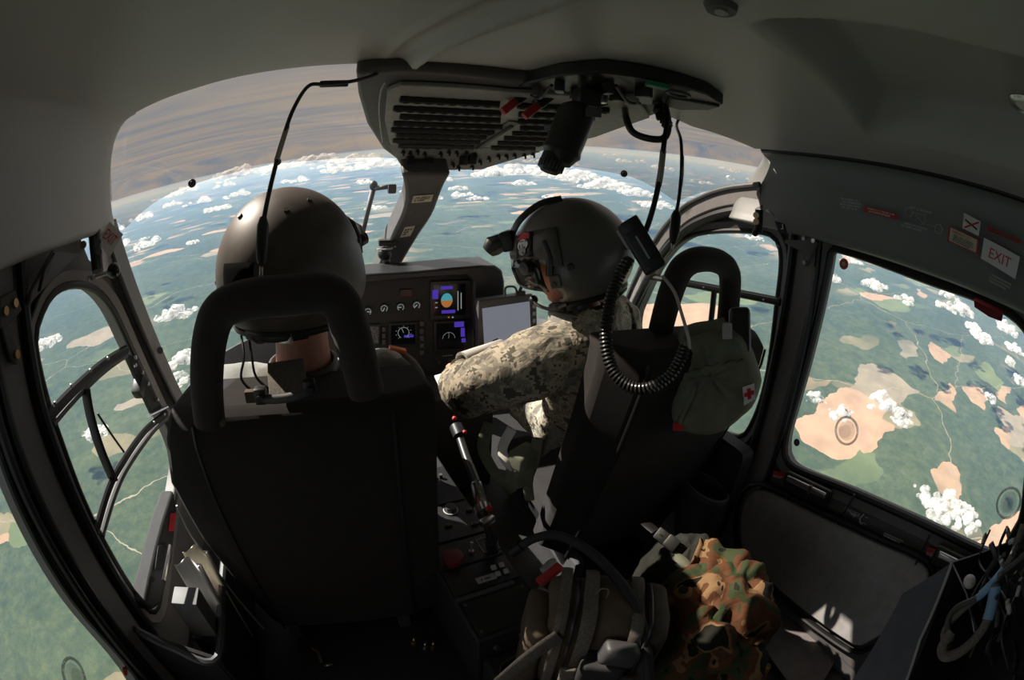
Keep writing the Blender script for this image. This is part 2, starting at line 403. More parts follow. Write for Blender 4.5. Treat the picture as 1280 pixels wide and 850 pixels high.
def build_sky():
    w = bpy.data.worlds.new('sky'); S.world = w; w.use_nodes = True; nt = w.node_tree; nt.nodes.clear(); L = nt.links.new
    o = N(nt, 'ShaderNodeOutputWorld'); bg = N(nt, 'ShaderNodeBackground', Strength=.52); L(bg.outputs[0], o.inputs[0])
    tc = N(nt, 'ShaderNodeTexCoord'); mp = N(nt, 'ShaderNodeMapping', vector_type='POINT'); e = EARTH.inverted().to_euler(); mp.inputs['Rotation'].default_value = e
    L(tc.outputs['Generated'], mp.inputs[0])
    sp = N(nt, 'ShaderNodeSeparateXYZ'); L(mp.outputs[0], sp.inputs[0])
    r = N(nt, 'ShaderNodeValToRGB'); L(sp.outputs[2], r.inputs[0]); cr = r.color_ramp
    cr.elements[0].position = 0; cr.elements[0].color = (.40, .52, .70, 1); cr.elements[1].position = 1; cr.elements[1].color = (.2, .3, .48, 1)
    e2 = cr.elements.new(.12); e2.color = (.46, .54, .66, 1); e3 = cr.elements.new(.3); e3.color = (.4, .46, .58, 1)
    # streaks of high cloud: project the direction on a flat layer
    dv = N(nt, 'ShaderNodeMath', operation='MAXIMUM'); L(sp.outputs[2], dv.inputs[0]); dv.inputs[1].default_value = .03
    iv = N(nt, 'ShaderNodeMath', operation='DIVIDE'); iv.inputs[0].default_value = 1; L(dv.outputs[0], iv.inputs[1])
    sc = N(nt, 'ShaderNodeVectorMath', operation='SCALE'); L(mp.outputs[0], sc.inputs[0]); L(iv.outputs[0], sc.inputs['Scale'])
    st = N(nt, 'ShaderNodeMapping'); st.inputs['Scale'].default_value = (.22, .75, 1); st.inputs['Rotation'].default_value = (0, 0, .35); L(sc.outputs[0], st.inputs[0])
    ns = N(nt, 'ShaderNodeTexNoise', Scale=.9, Detail=6.0, Roughness=.6, Distortion=.5); L(st.outputs[0], ns.inputs['Vector'])
    cr2 = N(nt, 'ShaderNodeValToRGB'); L(ns.outputs[0], cr2.inputs[0]); cr2.color_ramp.elements[0].position = .30; cr2.color_ramp.elements[1].position = .62
    mx = N(nt, 'ShaderNodeMix', data_type='RGBA'); L(cr2.outputs[0], mx.inputs[0]); L(r.outputs[0], mx.inputs[6]); mx.inputs[7].default_value = (.80, .72, .64, 1)
    L(mx.outputs[2], bg.inputs[0])
    ld = bpy.data.lights.new('sun', 'SUN'); ld.energy = 7.2; ld.angle = math.radians(.6); ld.color = (1, .95, .87)
    s = bpy.data.objects.new('sun', ld); COL.objects.link(s)
    d = V((math.sin(SUN_AZ)*math.cos(SUN_EL), math.cos(SUN_AZ)*math.cos(SUN_EL), math.sin(SUN_EL)))
    s.rotation_euler = d.to_track_quat('Z', 'Y').to_euler(); s.location = d*20
build_outside(); build_clouds(); build_sky()
# ------------------------------------------------------------------ cabin shell
def sstep(a, b, x):
    t = max(0, min(1, (x-a)/(b-a))); return t*t*(3-2*t)
def roof_z(x):
    c = -.05; h = .80
    q = abs((x-c)/h)
    return 1.425-.035*q**2-.05*q**6
def roof_extra(x, y):
    """recess, moulding ridge in the headliner"""
    z = 0
    # long recess on the right: gentle front ramp, steep sides
    if x > 0:
        xl = .155+.10*sstep(.40, 0, y)
        fr = .385+.11*(x-.17)
        a = sstep(xl-.01, xl+.035, x)*(1-sstep(.61, .65, x))*(1-sstep(fr-.075, fr, y))
        z += .10*a
    # moulding: the centre part lies lower, with a rounded ridge along its left edge
    xr = -.175+.13*sstep(.95, .35, y)
    t = x-xr
    z -= .014*sstep(-.03, 0, t)*(1-sstep(.0, .5, t))*(1-sstep(.90, .99, y))
    z -= (.024*math.exp(-(t/.015)**2)+.008*math.exp(-((t+.055)/.010)**2))*(1-sstep(.90, .97, y))
    return z
def front_y(x):
    """front edge of the headliner"""
    pts = [(-.86, .93), (-.80, .955), (-.66, .985), (-.45, .99), (0, 1.0), (.45, 1.03), (.62, .99), (.72, .87), (.78, .80)]
    if x <= pts[0][0]: return pts[0][1]
    for (a, p), (b, q) in zip(pts, pts[1:]):
        if x <= b: return p+(q-p)*(x-a)/(b-a)
    return pts[-1][1]
YB = -1.25
def ceiling():
    b = MB(); xs = [-.80+1.54*i/220 for i in range(221)]; g = []
    for x in xs:
        yf = front_y(x); row = []
        for j in range(181):
            s = j/180; y = YB+(yf-YB)*s**.62
            row.append(V((x, y, roof_z(x)+roof_extra(x, y)-.012*sstep(yf-.03, yf, y)*0)))
        # lip turned up at the front edge
        row.append(V((x, yf+.012, roof_z(x)+.012))); row.append(V((x, yf+.012, roof_z(x)+.05)))
        g.append(row)
    b.quadgrid(g)
    o = struct(b.build('ceiling', M['lining'], smooth='all', solid=0)); return o
ceiling()
def side_lining(name, prof, yf, ybk, m, nose):
    """curved side lining: prof = [(x,z)] from the roof down, yf/nose = front edge per profile point"""
    b = MB(); g = []
    pr = catmull([(x, 0, z) for x, z in prof], 5)
    k = len(pr)
    for i, p in enumerate(pr):
        t = i/(k-1); f = yf(t); row = []
        for j in range(40):
            s = j/39; y = ybk+(f-ybk)*s**.7
            row.append(V((p.x, y, p.z)))
        for dx, dy in nose: row.append(V((p.x+dx, f+dy, p.z)))
        g.append(row)
    b.quadgrid(g); return struct(b.build(name, m, smooth='all'))
lp = onx(70, 310, -.86)
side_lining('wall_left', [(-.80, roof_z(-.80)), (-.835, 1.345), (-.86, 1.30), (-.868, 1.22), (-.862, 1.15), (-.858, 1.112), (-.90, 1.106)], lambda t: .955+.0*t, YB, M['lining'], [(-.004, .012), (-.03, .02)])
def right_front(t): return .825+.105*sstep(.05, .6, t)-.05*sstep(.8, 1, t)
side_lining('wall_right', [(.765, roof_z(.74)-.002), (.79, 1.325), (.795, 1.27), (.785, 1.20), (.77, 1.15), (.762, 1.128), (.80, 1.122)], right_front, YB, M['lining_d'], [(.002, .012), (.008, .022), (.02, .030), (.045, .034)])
# dark gap between headliner and right lining
b = MB(); b.sweep([V((.752, y, roof_z(.745)+.006)) for y in [front_y(.75)-.01-i*.2 for i in range(11)]], .012, 8); struct(b.build('trim_1', M['rubber']))
b = MB(); b.box((-.02, YB-.02, .7), (1.9, .04, 1.6)); struct(b.build('wall_rear', M['blackm'], smooth=False))
b = MB(); b.box((-.04, .65, -.02), (1.80, 3.9, .04)); struct(b.build('floor', M['floor'], smooth=False))
# lower fuselage sides below the doors and the nose around the feet
def lower_side(name, x, o):
    b = MB(); b.prism([V((x, YB, 0)), V((x, 2.5, 0)), V((x, 2.5, .12)), V((x, YB, .12))], (o, 0, 0)); return struct(b.build(name, M['frame'], smooth=False))
lower_side('trim_2', XL-.02, -.03); lower_side('trim_3', XR+.01, .03)

# ---- glass
def glassmat(name, col, ior=1.45, refl=.05):
    m, nt, o = newmat(name); L = nt.links.new
    t = N(nt, 'ShaderNodeBsdfTransparent', Color=rgb(col)); g = N(nt, 'ShaderNodeBsdfGlossy', Roughness=.03)
    mx = N(nt, 'ShaderNodeMixShader'); mx.inputs[0].default_value = refl
    L(t.outputs[0], mx.inputs[1]); L(g.outputs[0], mx.inputs[2]); L(mx.outputs[0], o.inputs[0]); return m
M['glass'] = glassmat('clear_acrylic', (.96, .97, .97), refl=.03)
M['tint'] = glassmat('tinted_acrylic', (.60, .555, .515), refl=.05)
ARC = [(157, 285, 1.17), (195, 252, 1.33), (240, 231, 1.47), (300, 214, 1.58), (347, 205, 1.65), (400, 200, 1.71), (455, 197, 1.76), (500, 198, 1.79), (560, 203, 1.82), (620, 205, 1.84), (700, 207, 1.83), (780, 219, 1.72), (815, 233, 1.66), (845, 252, 1.58)]
arc = catmull([at(*p) for p in ARC], 6)
RE = [(935, 226), (905, 233), (870, 243)]
roofedge = [V((x, front_y(x)+.01, roof_z(x)+.02)) for x in [-.80+1.52*i/60 for i in range(61)]]
def bulge(a, c, n, k):
    out = []
    for i in range(n+1):
        t = i/n; p = a.lerp(c, t); dirn = (p-V((0, .7, .9))).normalized()
        out.append(p+dirn*k*math.sin(PI*t))
    return out
left_edge = [onx(143, 285, -.868), onx(140, 250, -.868), V((-.868, .96, 1.28)), V((-.85, .955, 1.34))]
top = resample(left_edge[1:]+roofedge+[V((.79, .86, 1.37)), V((.83, .86, 1.31)), V((.84, .85, 1.20))], 91, closed=False)
bot = resample(arc+[onx(870, 243, .785), onx(905, 233, .785), onx(930, 229, .80), V((.84, .85, 1.19))], 91, closed=False)
def pane(name, lo, hi, m, mi):
    b = MB(); b.quadgrid([bulge(top[i], bot[i], 8, .06) for i in range(lo, hi)]); return struct(b.build(name, m, smooth='all'))
pane('window_1', 0, 46, M['tint'], 0); pane('window_2', 45, 91, M['tint'], 0)
# clear windscreen below the tinted arc, down to the nose
def nose(t):
    a = PI*(1-t); return V((-.04+.86*math.cos(a)*-1*-1, 1.25+1.0*math.sin(a)**.6, .50))
arc_n = resample(arc, 61, closed=False)
LB = [onx(157, 285, -.868), onx(200, 400, -.868), onx(238, 505, -.868)]
RB = [onx(845, 252, .785), onx(810, 300, .785), onx(778, 384, .785), V((.785, 1.56, .45))]
def clear(name, lo, hi):
    b = MB(); g = []
    for i in range(lo, hi):
        t = i/60; p = nose(t)
        p.x = -.868+(1.653)*t if False else p.x
        g.append(bulge(arc_n[i], V((max(-.868, min(.785, -.04+.9*math.cos(PI*(1-t)))), 1.36+.95*math.sin(PI*t)**.7, .48)), 10, .07*math.sin(PI*t)))
    b.quadgrid(g); return struct(b.build(name, M['glass'], smooth='all'))
clear('window_3', 0, 27); clear('window_4', 26, 61)
# nose shell under the windscreen
b = MB(); g = []
for i in range(31):
    t = i/30; p = V((-.04+.9*math.cos(PI*(1-t)), 1.36+.95*math.sin(PI*t)**.7, .48))
    g.append([p, p+V((0, .06*math.sin(PI*t), -.25)), V((p.x*.9, p.y-.02, 0))])
b.quadgrid(g); struct(b.build('trim_4', M['darkgrey'], solid=.01))
# clips that hold the sun shade
for k, (u, v) in enumerate([(240, 229), (347, 202), (780, 217)]):
    p = at(u, v, {0: 1.44, 1: 1.62, 2: 1.71}[k]); b = MB(); d = facing(p); b.cyl(p-d*.006, p+d*.012, .014, .012, 14); b.cyl(p+d*.012, p+d*.018, .008, .006, 12)
    tag(b.build('shade_clip', M['black']), ['black round clip at the lower tint edge over the brown helmet, nearest the left pillar', 'black round clip at the lower tint edge just left of the helmet cord', 'black round clip at the lower tint edge right of the hanging lamp'][k], 'clip', 'clips along the tinted windscreen edge')

# ---- doors
def pxloop(px, x, n=72): return [V((x, p.y, p.z)) for p in resample(catmull([onx(u, v, x) for u, v in px], 4, True), n)]
INNER1 = [(40, 430), (45, 400), (58, 372), (75, 358), (95, 355), (118, 362), (140, 388), (163, 437), (188, 490), (212, 540), (222, 575), (217, 620), (207, 680), (198, 745), (190, 765), (180, 762), (160, 735), (130, 685), (100, 625), (75, 560), (55, 500)]
INNER3 = [(979, 327), (973, 300), (950, 289), (890, 289), (853, 300), (825, 330), (805, 370), (795, 400), (800, 450), (850, 520), (902, 541), (924, 546), (935, 541), (950, 511), (962, 466), (973, 383)]
def yz(x, pts): return [V((x, y, z)) for y, z in pts]
def ray_outer(inner, box, x):
    """outer loop: push each inner point out to a rounded quad given as (y0,y1,z0,z1) through its own centre"""
    y0, y1, z0, z1 = box; c = sum(inner, V())/len(inner); out = []
    for p in inner:
        d = p-c; ts = []
        if abs(d.y) > 1e-6: ts.append(((y1 if d.y > 0 else y0)-c.y)/d.y)
        if abs(d.z) > 1e-6: ts.append(((z1 if d.z > 0 else z0)-c.z)/d.z)
        out.append(V((x, c.y+d.y*min(ts), c.z+d.z*min(ts))))
    return out
def door(name, x, sgn, inner, box, m, frame_w=.028, seal=.009, slim=False):
    e = bpy.data.objects.new(name, None); COL.objects.link(e); e.location = (x, (box[0]+box[1])/2, box[2]); struct(e)
    outer = ray_outer(inner, box, x)
    if slim:
        of = offset_loop(inner, .055)
        for k in range(len(inner)):
            n = (of[k]-inner[k]).normalized()
            if n.z > -.55 and n.y > .35: outer[k] = of[k]
            elif n.z > 0 and n.y > -.45: outer[k] = V((x, inner[k].y, box[3]))
    b = MB(); b.ring(inner, outer, (sgn*.035, 0, 0)); b.build('door_panel', m, e)
    fr = offset_loop(inner, frame_w)
    b = MB(); b.ring([p-V((sgn*.0, 0, 0)) for p in inner], [p-V((sgn*.012, 0, 0)) for p in fr], (-sgn*.008, 0, 0)); b.build('window_surround', m, e, bevel=.004)
    b = MB(); b.sweep([p-V((sgn*.006, 0, 0)) for p in offset_loop(inner, -.002)], seal, 8, closed=True); b.build('window_seal', M['rubber'], e)
    b = MB(); b.face([p+V((sgn*.015, 0, 0)) for p in inner]); b.build('window_pane', M['glass'], e, smooth=False)
    return e
in1 = pxloop(INNER1, XL); in3 = pxloop(INNER3, XR)
D1 = door('door_1', XL, -1, in1, (.52, 1.26, .10, 1.14), M['pillar'], slim=True)
D3 = door('door_3', XR, 1, in3, (.665, 1.50, .10, 1.16), M['frame'], slim=True)
# sliding doors
s2 = resample(catmull(yz(XL, [(.418, .35), (.42, .6), (.432, .80), (.445, .95), (.40, 1.02), (.2, 1.03), (-.5, 1.03), (-.62, .95), (-.62, .5), (-.5, .30), (0, .25), (.32, .24)]), 5, True), 72)
D2 = door('door_2', XL, -1, s2, (-.9, .50, .06, 1.14), M['frame'])
INNER4 = [(1037, 330), (1040, 316), (1052, 311), (1150, 345), (1279, 403), (1290, 500), (1285, 600), (1279, 645), (1265, 670), (1245, 695), (1150, 652), (1060, 612), (1000, 588), (985, 575), (982, 555), (990, 520), (1015, 430)]
in4 = [V((XR, p.y, p.z)) for p in resample(catmull([onx(u, v, XR) for u, v in INNER4], 5, True), 90)]
D4 = door('door_4', XR, 1, in4, (-.9, .655, .06, 1.16), M['frame'], frame_w=.035, seal=.012)
# solid lower skins so that no light leaks round the doors
for nm, x, s in (('wall_left', XL-.06, -1), ('wall_right', XR+.06, 1)):
    b = MB(); b.prism(yz(x, [(YB, -.0), (-.85, 0), (-.85, 1.45), (YB, 1.45)]), (s*.02, 0, 0)); struct(b.build(nm, M['blackm'], smooth=False))
    b = MB(); b.prism(yz(x, [(-.9, 1.13), (.93 if s < 0 else .78, 1.13), (.93 if s < 0 else .78, 1.44), (-.9, 1.44)]), (s*.02, 0, 0)); struct(b.build(nm, M['blackm'], smooth=False))
b = MB(); b.box((-.04, -.13, 1.56), (2.0, 2.26, .03)); struct(b.build('trim_17', M['blackm'], smooth=False))
# pillars between and ahead of the doors
def pillar(name, path, w, depth, m, x):
    """flat bar along a path in a plane of constant x"""
    L_ = []; R_ = []; path = [V(p) for p in path]
    for i, p in enumerate(path):
        t = (path[min(i+1, len(path)-1)]-path[max(i-1, 0)]).normalized(); nrm = V((0, -t.z, t.y))
        L_.append(p+nrm*w/2); R_.append(p-nrm*w/2)
    b = MB(); g = []
    for l, r in zip(L_, R_): g.append([l, l+V((depth, 0, 0)), r+V((depth, 0, 0)), r])
    b.quadgrid(g, closed_v=True); b.b.faces.new([v for v in b.b.verts[:0]]) if False else None
    return struct(b.build(name, m, bevel=.006))
# left B pillar face with its black gap strips
pb = catmull([V((XL+.012, .49, .10)), V((XL+.012, .505, .35)), V((XL+.014, .515, .6)), V((XL+.014, .525, .85)), V((XL+.012, .545, 1.0)), V((XL+.012, .56, 1.14))], 6)
pillar('trim_5', pb, .075, -.03, M['pillar'], XL)
for nm, off, r_ in (('trim_6', .055, .013), ('trim_7', -.05, .012), ('trim_8', -.078, .010)):
    b = MB(); b.sweep([p+V((.006, off, 0)) for p in pb], r_, 8); struct(b.build(nm, M['rubber']))
# left A pillar between door and windscreen
pa = catmull([p+V((0, -.030, -.022)) for p in (onx(146, 270, -.868), onx(156, 305, -.868), onx(180, 375, -.868), onx(206, 440, -.868), onx(236, 503, -.868), V((-.868, 1.50, .30)), V((-.868, 1.6, .05)))], 6)
pillar('trim_9', pa, .07, -.05, M['pillar'], XL)
b = MB(); b.sweep([p+V((.004, -.036, -.020)) for p in pa], .008, 8); struct(b.build('trim_10', M['rubber']))
# right arch over the cockpit door and its A pillar
ar = catmull([V((.79, 1.62, .30)), onx(776, 400, .785), onx(795, 355, .785), onx(823, 304, .785), onx(852, 272, .785), onx(880, 256, .785), onx(910, 247, .785), onx(950, 243, .785)], 6)
pillar('trim_11', ar, .055, .05, M['pillar'], XR)
b = MB(); b.sweep([p+V((-.004, .002, .030)) for p in ar], .008, 8); struct(b.build('trim_12', M['sill']))
b = MB(); b.sweep([p+V((.008, -.02, -.040)) for p in ar], .016, 8); struct(b.build('trim_13', M['rubber']))
# right B pillar
pr_ = catmull([V((XR-.012, .645, .10)), V((XR-.012, .645, .45)), V((XR-.014, .655, .7)), V((XR-.014, .665, .95)), V((XR-.012, .675, 1.15))], 6)
pillar('trim_14', pr_, .07, .03, M['pillar'], XR)
for nm, off, r_ in (('trim_15', .05, .012), ('trim_16', -.045, .010)):
    b = MB(); b.sweep([p+V((-.004, off, 0)) for p in pr_], r_, 8); struct(b.build(nm, M['rubber']))
# ------------------------------------------------------------------ seats
def beam(path, w, h, right=V((1, 0, 0))):
    """rectangular bar; w, h lists or numbers"""
    b = MB(); rows = []; path = [V(p) for p in path]; k = len(path)
    w = w if isinstance(w, list) else [w]*k; h = h if isinstance(h, list) else [h]*k
    for i, p in enumerate(path):
        t = (path[min(i+1, k-1)]-path[max(i-1, 0)]).normalized(); r = (right-t*right.dot(t)).normalized(); u = r.cross(t)
        rows.append([p+r*w[i]/2+u*h[i]/2, p-r*w[i]/2+u*h[i]/2, p-r*w[i]/2-u*h[i]/2, p+r*w[i]/2-u*h[i]/2])
    g = b.quadgrid(rows, closed_v=True); b.b.faces.new(list(reversed(g[0]))); b.b.faces.new(g[-1]); return b
def seat(cx, yb, label, ztop, loop_px, loop_y, tilt, kl, kr, main=.195, wy=.075, oL=None, oR=.262):
    e = thing('pilot_seat', (cx, yb+.2, .02), label, 'seat', None)
    # backrest shell lofted from the floor to the shoulders; two slanted wings
    def sect(z, k, dy, grow=0):
        ol = .262
        if oL:
            ol = oL[0][1]
            for (za, a), (zb, c) in zip(oL, oL[1:]):
                if za <= z <= zb: ol = a+(c-a)*(z-za)/(zb-za)
            if z > oL[-1][0]: ol = oL[-1][1]
        pts = [(-main, 0), (main, 0), (oR, wy), (oR-.012, .15), (-ol+.012, .15), (-ol, wy)]
        return [V((cx+x*(1-(1-k)*(kl if x < 0 else kr)), yb+y+dy, z)) for x, y in pts]
    b = MB(); zs = [(.10, .80, .03), (.25, .84, .02), (.45, .92, .01), (.62, .99, 0), (ztop-.06, 1, 0), (ztop-.02, .985, .008), (ztop, .94, .03)]
    g = b.quadgrid([sect(z, k, dy-(z-.45)*tilt) for z, k, dy in zs], closed_v=True); b.b.faces.new(g[0]); b.b.faces.new(list(reversed(g[-1])))
    b.build('backrest', M['seat'], e, bevel=.016)
    # piping seams along both edges of the back panel
    for s in (-1, 1):
        b = MB(); b.sweep([V((cx+s*(main+.001)*(1-(1-k)*(kl if s < 0 else kr)), yb+dy-(z-.45)*tilt-.001, z)) for z, k, dy in zs[:-1]], .0035, 6); b.build('piping', M['black'], e)
    b = MB(); b.box((cx, yb+.40, .205), (.44, .46, .09), bev=.035, seg=3); b.build('seat_cushion', M['seat'], e)
    b = MB(); b.box((cx, yb+.36, .13), (.40, .40, .06), bev=.01); b.build('seat_pan', M['black'], e)
    for s in (-1, 1):
        b = MB(); b.box((cx+s*.16, yb+.34, .065), (.035, .56, .09), bev=.006); b.build('rail', M['darkgrey'], e)
    pl = [V((p.x, loop_y+(ztop+.02-p.z)*.06, p.z)) for p in (ony(u, v, loop_y) for u, v in loop_px)]
    path = catmull(pl, 7)
    b = MB(); b.sweep(path, [.031-.003*abs(i/len(path)-.5) for i in range(len(path))], 16); b.build('headrest_loop', M['loop'], e)
    return e
LS = seat(-.42, .70, 'black left pilot seat with a padded charcoal headrest loop in front of the brown helmet', .785,
     [(262, 528), (259, 480), (264, 420), (278, 386), (310, 372), (360, 367), (405, 364), (426, 378), (436, 405), (446, 440), (458, 490)], .665, .03, .3, .0, .188, .035, [(.10, .235), (.25, .262), (.40, .288), (.52, .305), (.62, .302), (.73, .272), (.785, .25)], .277)
b = MB(); b.sweep(catmull([V((x, .732, z)) for x, z in ((-.727, .56), (-.724, .48), (-.708, .40), (-.684, .25), (-.657, .11))], 4), .003, 6); b.build('edge_highlight', M['ltgrey'], LS)  # pale strip added to stand for sunlight along the seat cover's outer edge
b = MB(); b.box(ony(268, 531, .655), (.04, .012, .012), Matrix.Rotation(-.25, 3, 'Y'), .003); b.build('cloth_tag', M['tan'], LS)
RS = seat(.447, .725, 'black right pilot seat with its left side sunlit, behind the camouflage sleeve', .85,
     [(823, 428), (832, 385), (842, 350), (853, 331), (872, 323), (895, 326), (908, 338), (911, 360), (909, 405)], .78, .24, .3, .3)
# shoulder harness web and roller bar on the left seat
e = thing('shoulder_harness', ony(358, 480, .72), 'grey webbing shoulder harness with dark roller bar under the left headrest loop', 'harness')
q = [ony(357, 452, .80), ony(358, 468, .765), ony(360, 482, .735), ony(361, 496, .715)]
beam(q, .072, .006).build('webbing', M['webbing'], e, bevel=.001)
b = MB(); b.sweep(catmull([ony(322, 497, .70), ony(340, 499, .695), ony(365, 496, .692), ony(388, 487, .695)], 5), .0085, 10); b.build('roller_bar', M['darkgrey'], e)
for u, v in ((326, 494), (387, 484)):
    p = ony(u, v, .70); b = MB(); b.box(p, (.022, .02, .03), bev=.005); b.cyl(p-V((0, .010, 0)), p-V((0, .016, 0)), .006, n=10); b.build('bar_bracket', M['black'], e)
b = MB(); b.box(ony(314, 495, .71), (.022, .014, .022), bev=.003); b.build('stitch_pad', M['tan'], e)

# ------------------------------------------------------------------ instrument panel
IP = thing('instrument_panel', (.0, 1.62, .38), 'black instrument panel with round gauges and two glowing displays under a hood', 'instrument panel')
YP = 1.62
def ip(u, v, dy=0): return ony(u, v, YP+dy)
face = [(405, 352), (560, 338), (600, 336), (604, 360), (602, 410), (598, 432), (585, 450), (560, 468), (405, 505)]
b = MB(); b.prism([ip(*p) for p in face], (0, .14, 0)); b.build('panel_body', M['blackm'], IP, bevel=.008)
hood = [(405, 346), (520, 339), (600, 332), (619, 332), (628, 338), (631, 352), (631, 368), (624, 386), (610, 404), (596, 415), (592, 408), (592, 352), (584, 345), (405, 358)]
b = MB(); b.prism([ip(u, v, -.05) for u, v in hood], (0, .2, 0)); b.build('glare_hood', M['black'], IP, bevel=.008)
def disc(c, r, d, n=24, nrm=V((0, -1, 0))):
    b = MB(); b.cyl(c, V(c)+nrm*d, r, n=n); return b
def quadpx(pts, dy, th): 
    b = MB(); b.prism([ip(u, v, dy) for u, v in pts], (0, th, 0)); return b
M['scr_blk'] = mat('display_glass', (.008, .008, .012), .15)
M['scr_cyan'] = emis('display_cyan', (.10, .52, .6), .35); M['scr_brn'] = emis('display_amber', (.62, .24, .07), .35)
M['scr_pur'] = emis('display_violet', (.11, .06, .6), .35); M['scr_wht'] = emis('display_white', (.5, .55, .55), .3); M['scr_grn'] = emis('display_green', (.1, .4, .15), .3)
M['dial'] = mat('dial_face', (.012, .012, .013), .5)
def rectpx(u0, v0, u1, v1, sk=-.045): return [(u0, v0), (u1, v0+sk*(u1-u0)), (u1, v1+sk*(u1-u0)), (u0, v1)]
# upper flight display
d = quadpx(rectpx(538, 352, 590, 400), -.012, .012).build('flight_display', M['black'], IP, bevel=.003)
quadpx(rectpx(542, 356, 582, 395), -.0135, .002).build('screen', M['scr_blk'], d, smooth=False)
c = ip(558, 375, -.015); rr = .017*1.0
def halfdisc(c, r, top, dy):
    b = MB(); ks = [PI*k/14 for k in range(15)]; s = 1 if top else -1
    b.prism([V((c.x+r*math.cos(a), c.y, c.z+s*r*math.sin(a)*1.25)) for a in ks], (0, dy, 0)); return b
halfdisc(ip(558.5, 375.5, -.016), .022, True, .001).build('attitude_sky', M['scr_cyan'], d, smooth=False)
halfdisc(ip(558.5, 375.5, -.016), .022, False, .001).build('attitude_ground', M['scr_brn'], d, smooth=False)
for u0, v0, u1, v1, m in ((540.5, 362.5, 548, 374, 'scr_pur'), (551, 358, 566, 362, 'scr_pur'), (552, 388, 569, 392, 'scr_pur'), (572, 364, 573, 388, 'scr_wht'), (576, 366, 577, 386, 'scr_wht'), (544, 378, 547, 379, 'scr_wht'), (544, 384, 547, 385, 'scr_wht'), (560, 396, 562, 397.5, 'scr_brn'), (565, 396, 567, 397.5, 'scr_wht'), (552, 377, 566, 377.5, 'scr_wht')):
    quadpx(rectpx(u0, v0, u1, v1), -.0155, .001).build('symbol', M[m], d, smooth=False)
# lower navigation display
d = quadpx(rectpx(543, 402, 592, 441), -.012, .012).build('navigation_display', M['black'], IP, bevel=.003)
quadpx(rectpx(546, 405, 584, 437), -.0135, .002).build('screen', M['scr_blk'], d, smooth=False)
b = MB(); cc = ip(561, 423, -.016); b.sweep([cc+V((.024*math.cos(a), 0, .024*math.sin(a))) for a in (PI*k/16 for k in range(17))], .0006, 5); b.cyl(cc, cc+V((0, 0, .024)), .0005, n=5); b.build('compass_arc', M['scr_wht'], d)
for u0, v0, u1, v1, m in ((568, 402.5, 580, 409, 'scr_pur'), (576, 410, 581, 421, 'scr_pur'), (577, 423, 582, 428, 'scr_pur')):
    quadpx(rectpx(u0, v0, u1, v1), -.0155, .001).build('symbol', M[m], d, smooth=False)
# four round gauges
for u, v in ((459.6, 389), (480, 385), (500.5, 383.5), (520.4, 381)):
    c = ip(u, v, -.004); g = disc(c+V((0, .004, 0)), .0165, .010).build('round_gauge', M['black'], IP)
    disc(c-V((0, .006, 0)), .0140, .0012).build('dial', M['dial'], g)
    b = MB()
    for k in range(11):
        a = math.radians(225-27*k); b.cyl(c+V((.0135*math.cos(a), -.0078, .0135*math.sin(a))), c+V((.0095*math.cos(a), -.0078, .0095*math.sin(a))), .0013, n=5)
    b.build('tick_marks', M['scr_wht'], g)
    a = u*7.3; b = MB(); b.cyl(c+V((-.003*math.cos(a), -.0078, -.003*math.sin(a))), c+V((.011*math.cos(a), -.0078, .011*math.sin(a))), .0016, n=5); b.build('needle', M['scr_wht'], g)
# engine display with a dial, and the one half hidden by the sleeve
d = quadpx(rectpx(486, 404, 522, 434), -.010, .010).build('engine_display', M['black'], IP, bevel=.003)
quadpx(rectpx(489, 407, 519, 431), -.0115, .002).build('screen', M['scr_blk'], d, smooth=False)
c = ip(504.5, 416, -.014); b = MB(); b.sweep([c+V((.021*math.cos(a), 0, .021*math.sin(a))) for a in (math.radians(-60+300*k/20) for k in range(21))], .0009, 5); b.cyl(c, c+V((-.007, 0, .018)), .0009, n=5)
for k in range(9):
    a = math.radians(-50+35*k); b.cyl(c+V((.027*math.cos(a), 0, .024*math.sin(a))), c+V((.031*math.cos(a), 0, .027*math.sin(a))), .0008, n=5)
b.build('engine_dial', M['scr_wht'], d)
quadpx(rectpx(505, 419, 517, 422), -.0135, .001).build('symbol', M['scr_pur'], d, smooth=False)
d = quadpx(rectpx(455, 406, 476, 433), -.010, .010).build('small_display', M['black'], IP, bevel=.003)
quadpx(rectpx(458, 409, 473, 430), -.0115, .002).build('screen', mat('display_map', (.12, .13, .15), .3, var=.8, vs=120), d, smooth=False)
for k in range(5):
    quadpx(rectpx(525, 402+k*9, 530, 408+k*9), -.010, .01).build('key', M['darkgrey'], IP, bevel=.001)
for k in range(3):
    quadpx(rectpx(477.5, 409+k*8, 482, 415+k*8), -.010, .01).build('key', M['darkgrey'], IP, bevel=.001)
for u, v in ((590, 424), (594, 380), (548, 452), (562, 449)):
    c = ip(u, v); disc(c, .006, .014, 12).build('knob', M['darkgrey'], IP)
quadpx(rectpx(500, 362, 516, 371), -.006, .006).build('warning_panel', M['black'], IP, bevel=.001)
b = MB(); q = [ip(u, v, -.008) for u, v in rectpx(501, 363, 514, 370)]; b.sweep(q, .0008, 5, closed=True); b.build('warning_outline', M['redtxt'], IP)
scribble(ip(553, 446, -.004), (1, 0, .02), (0, 0, 1), .05, .006, 1, M['ltgrey'], IP, seed=4)
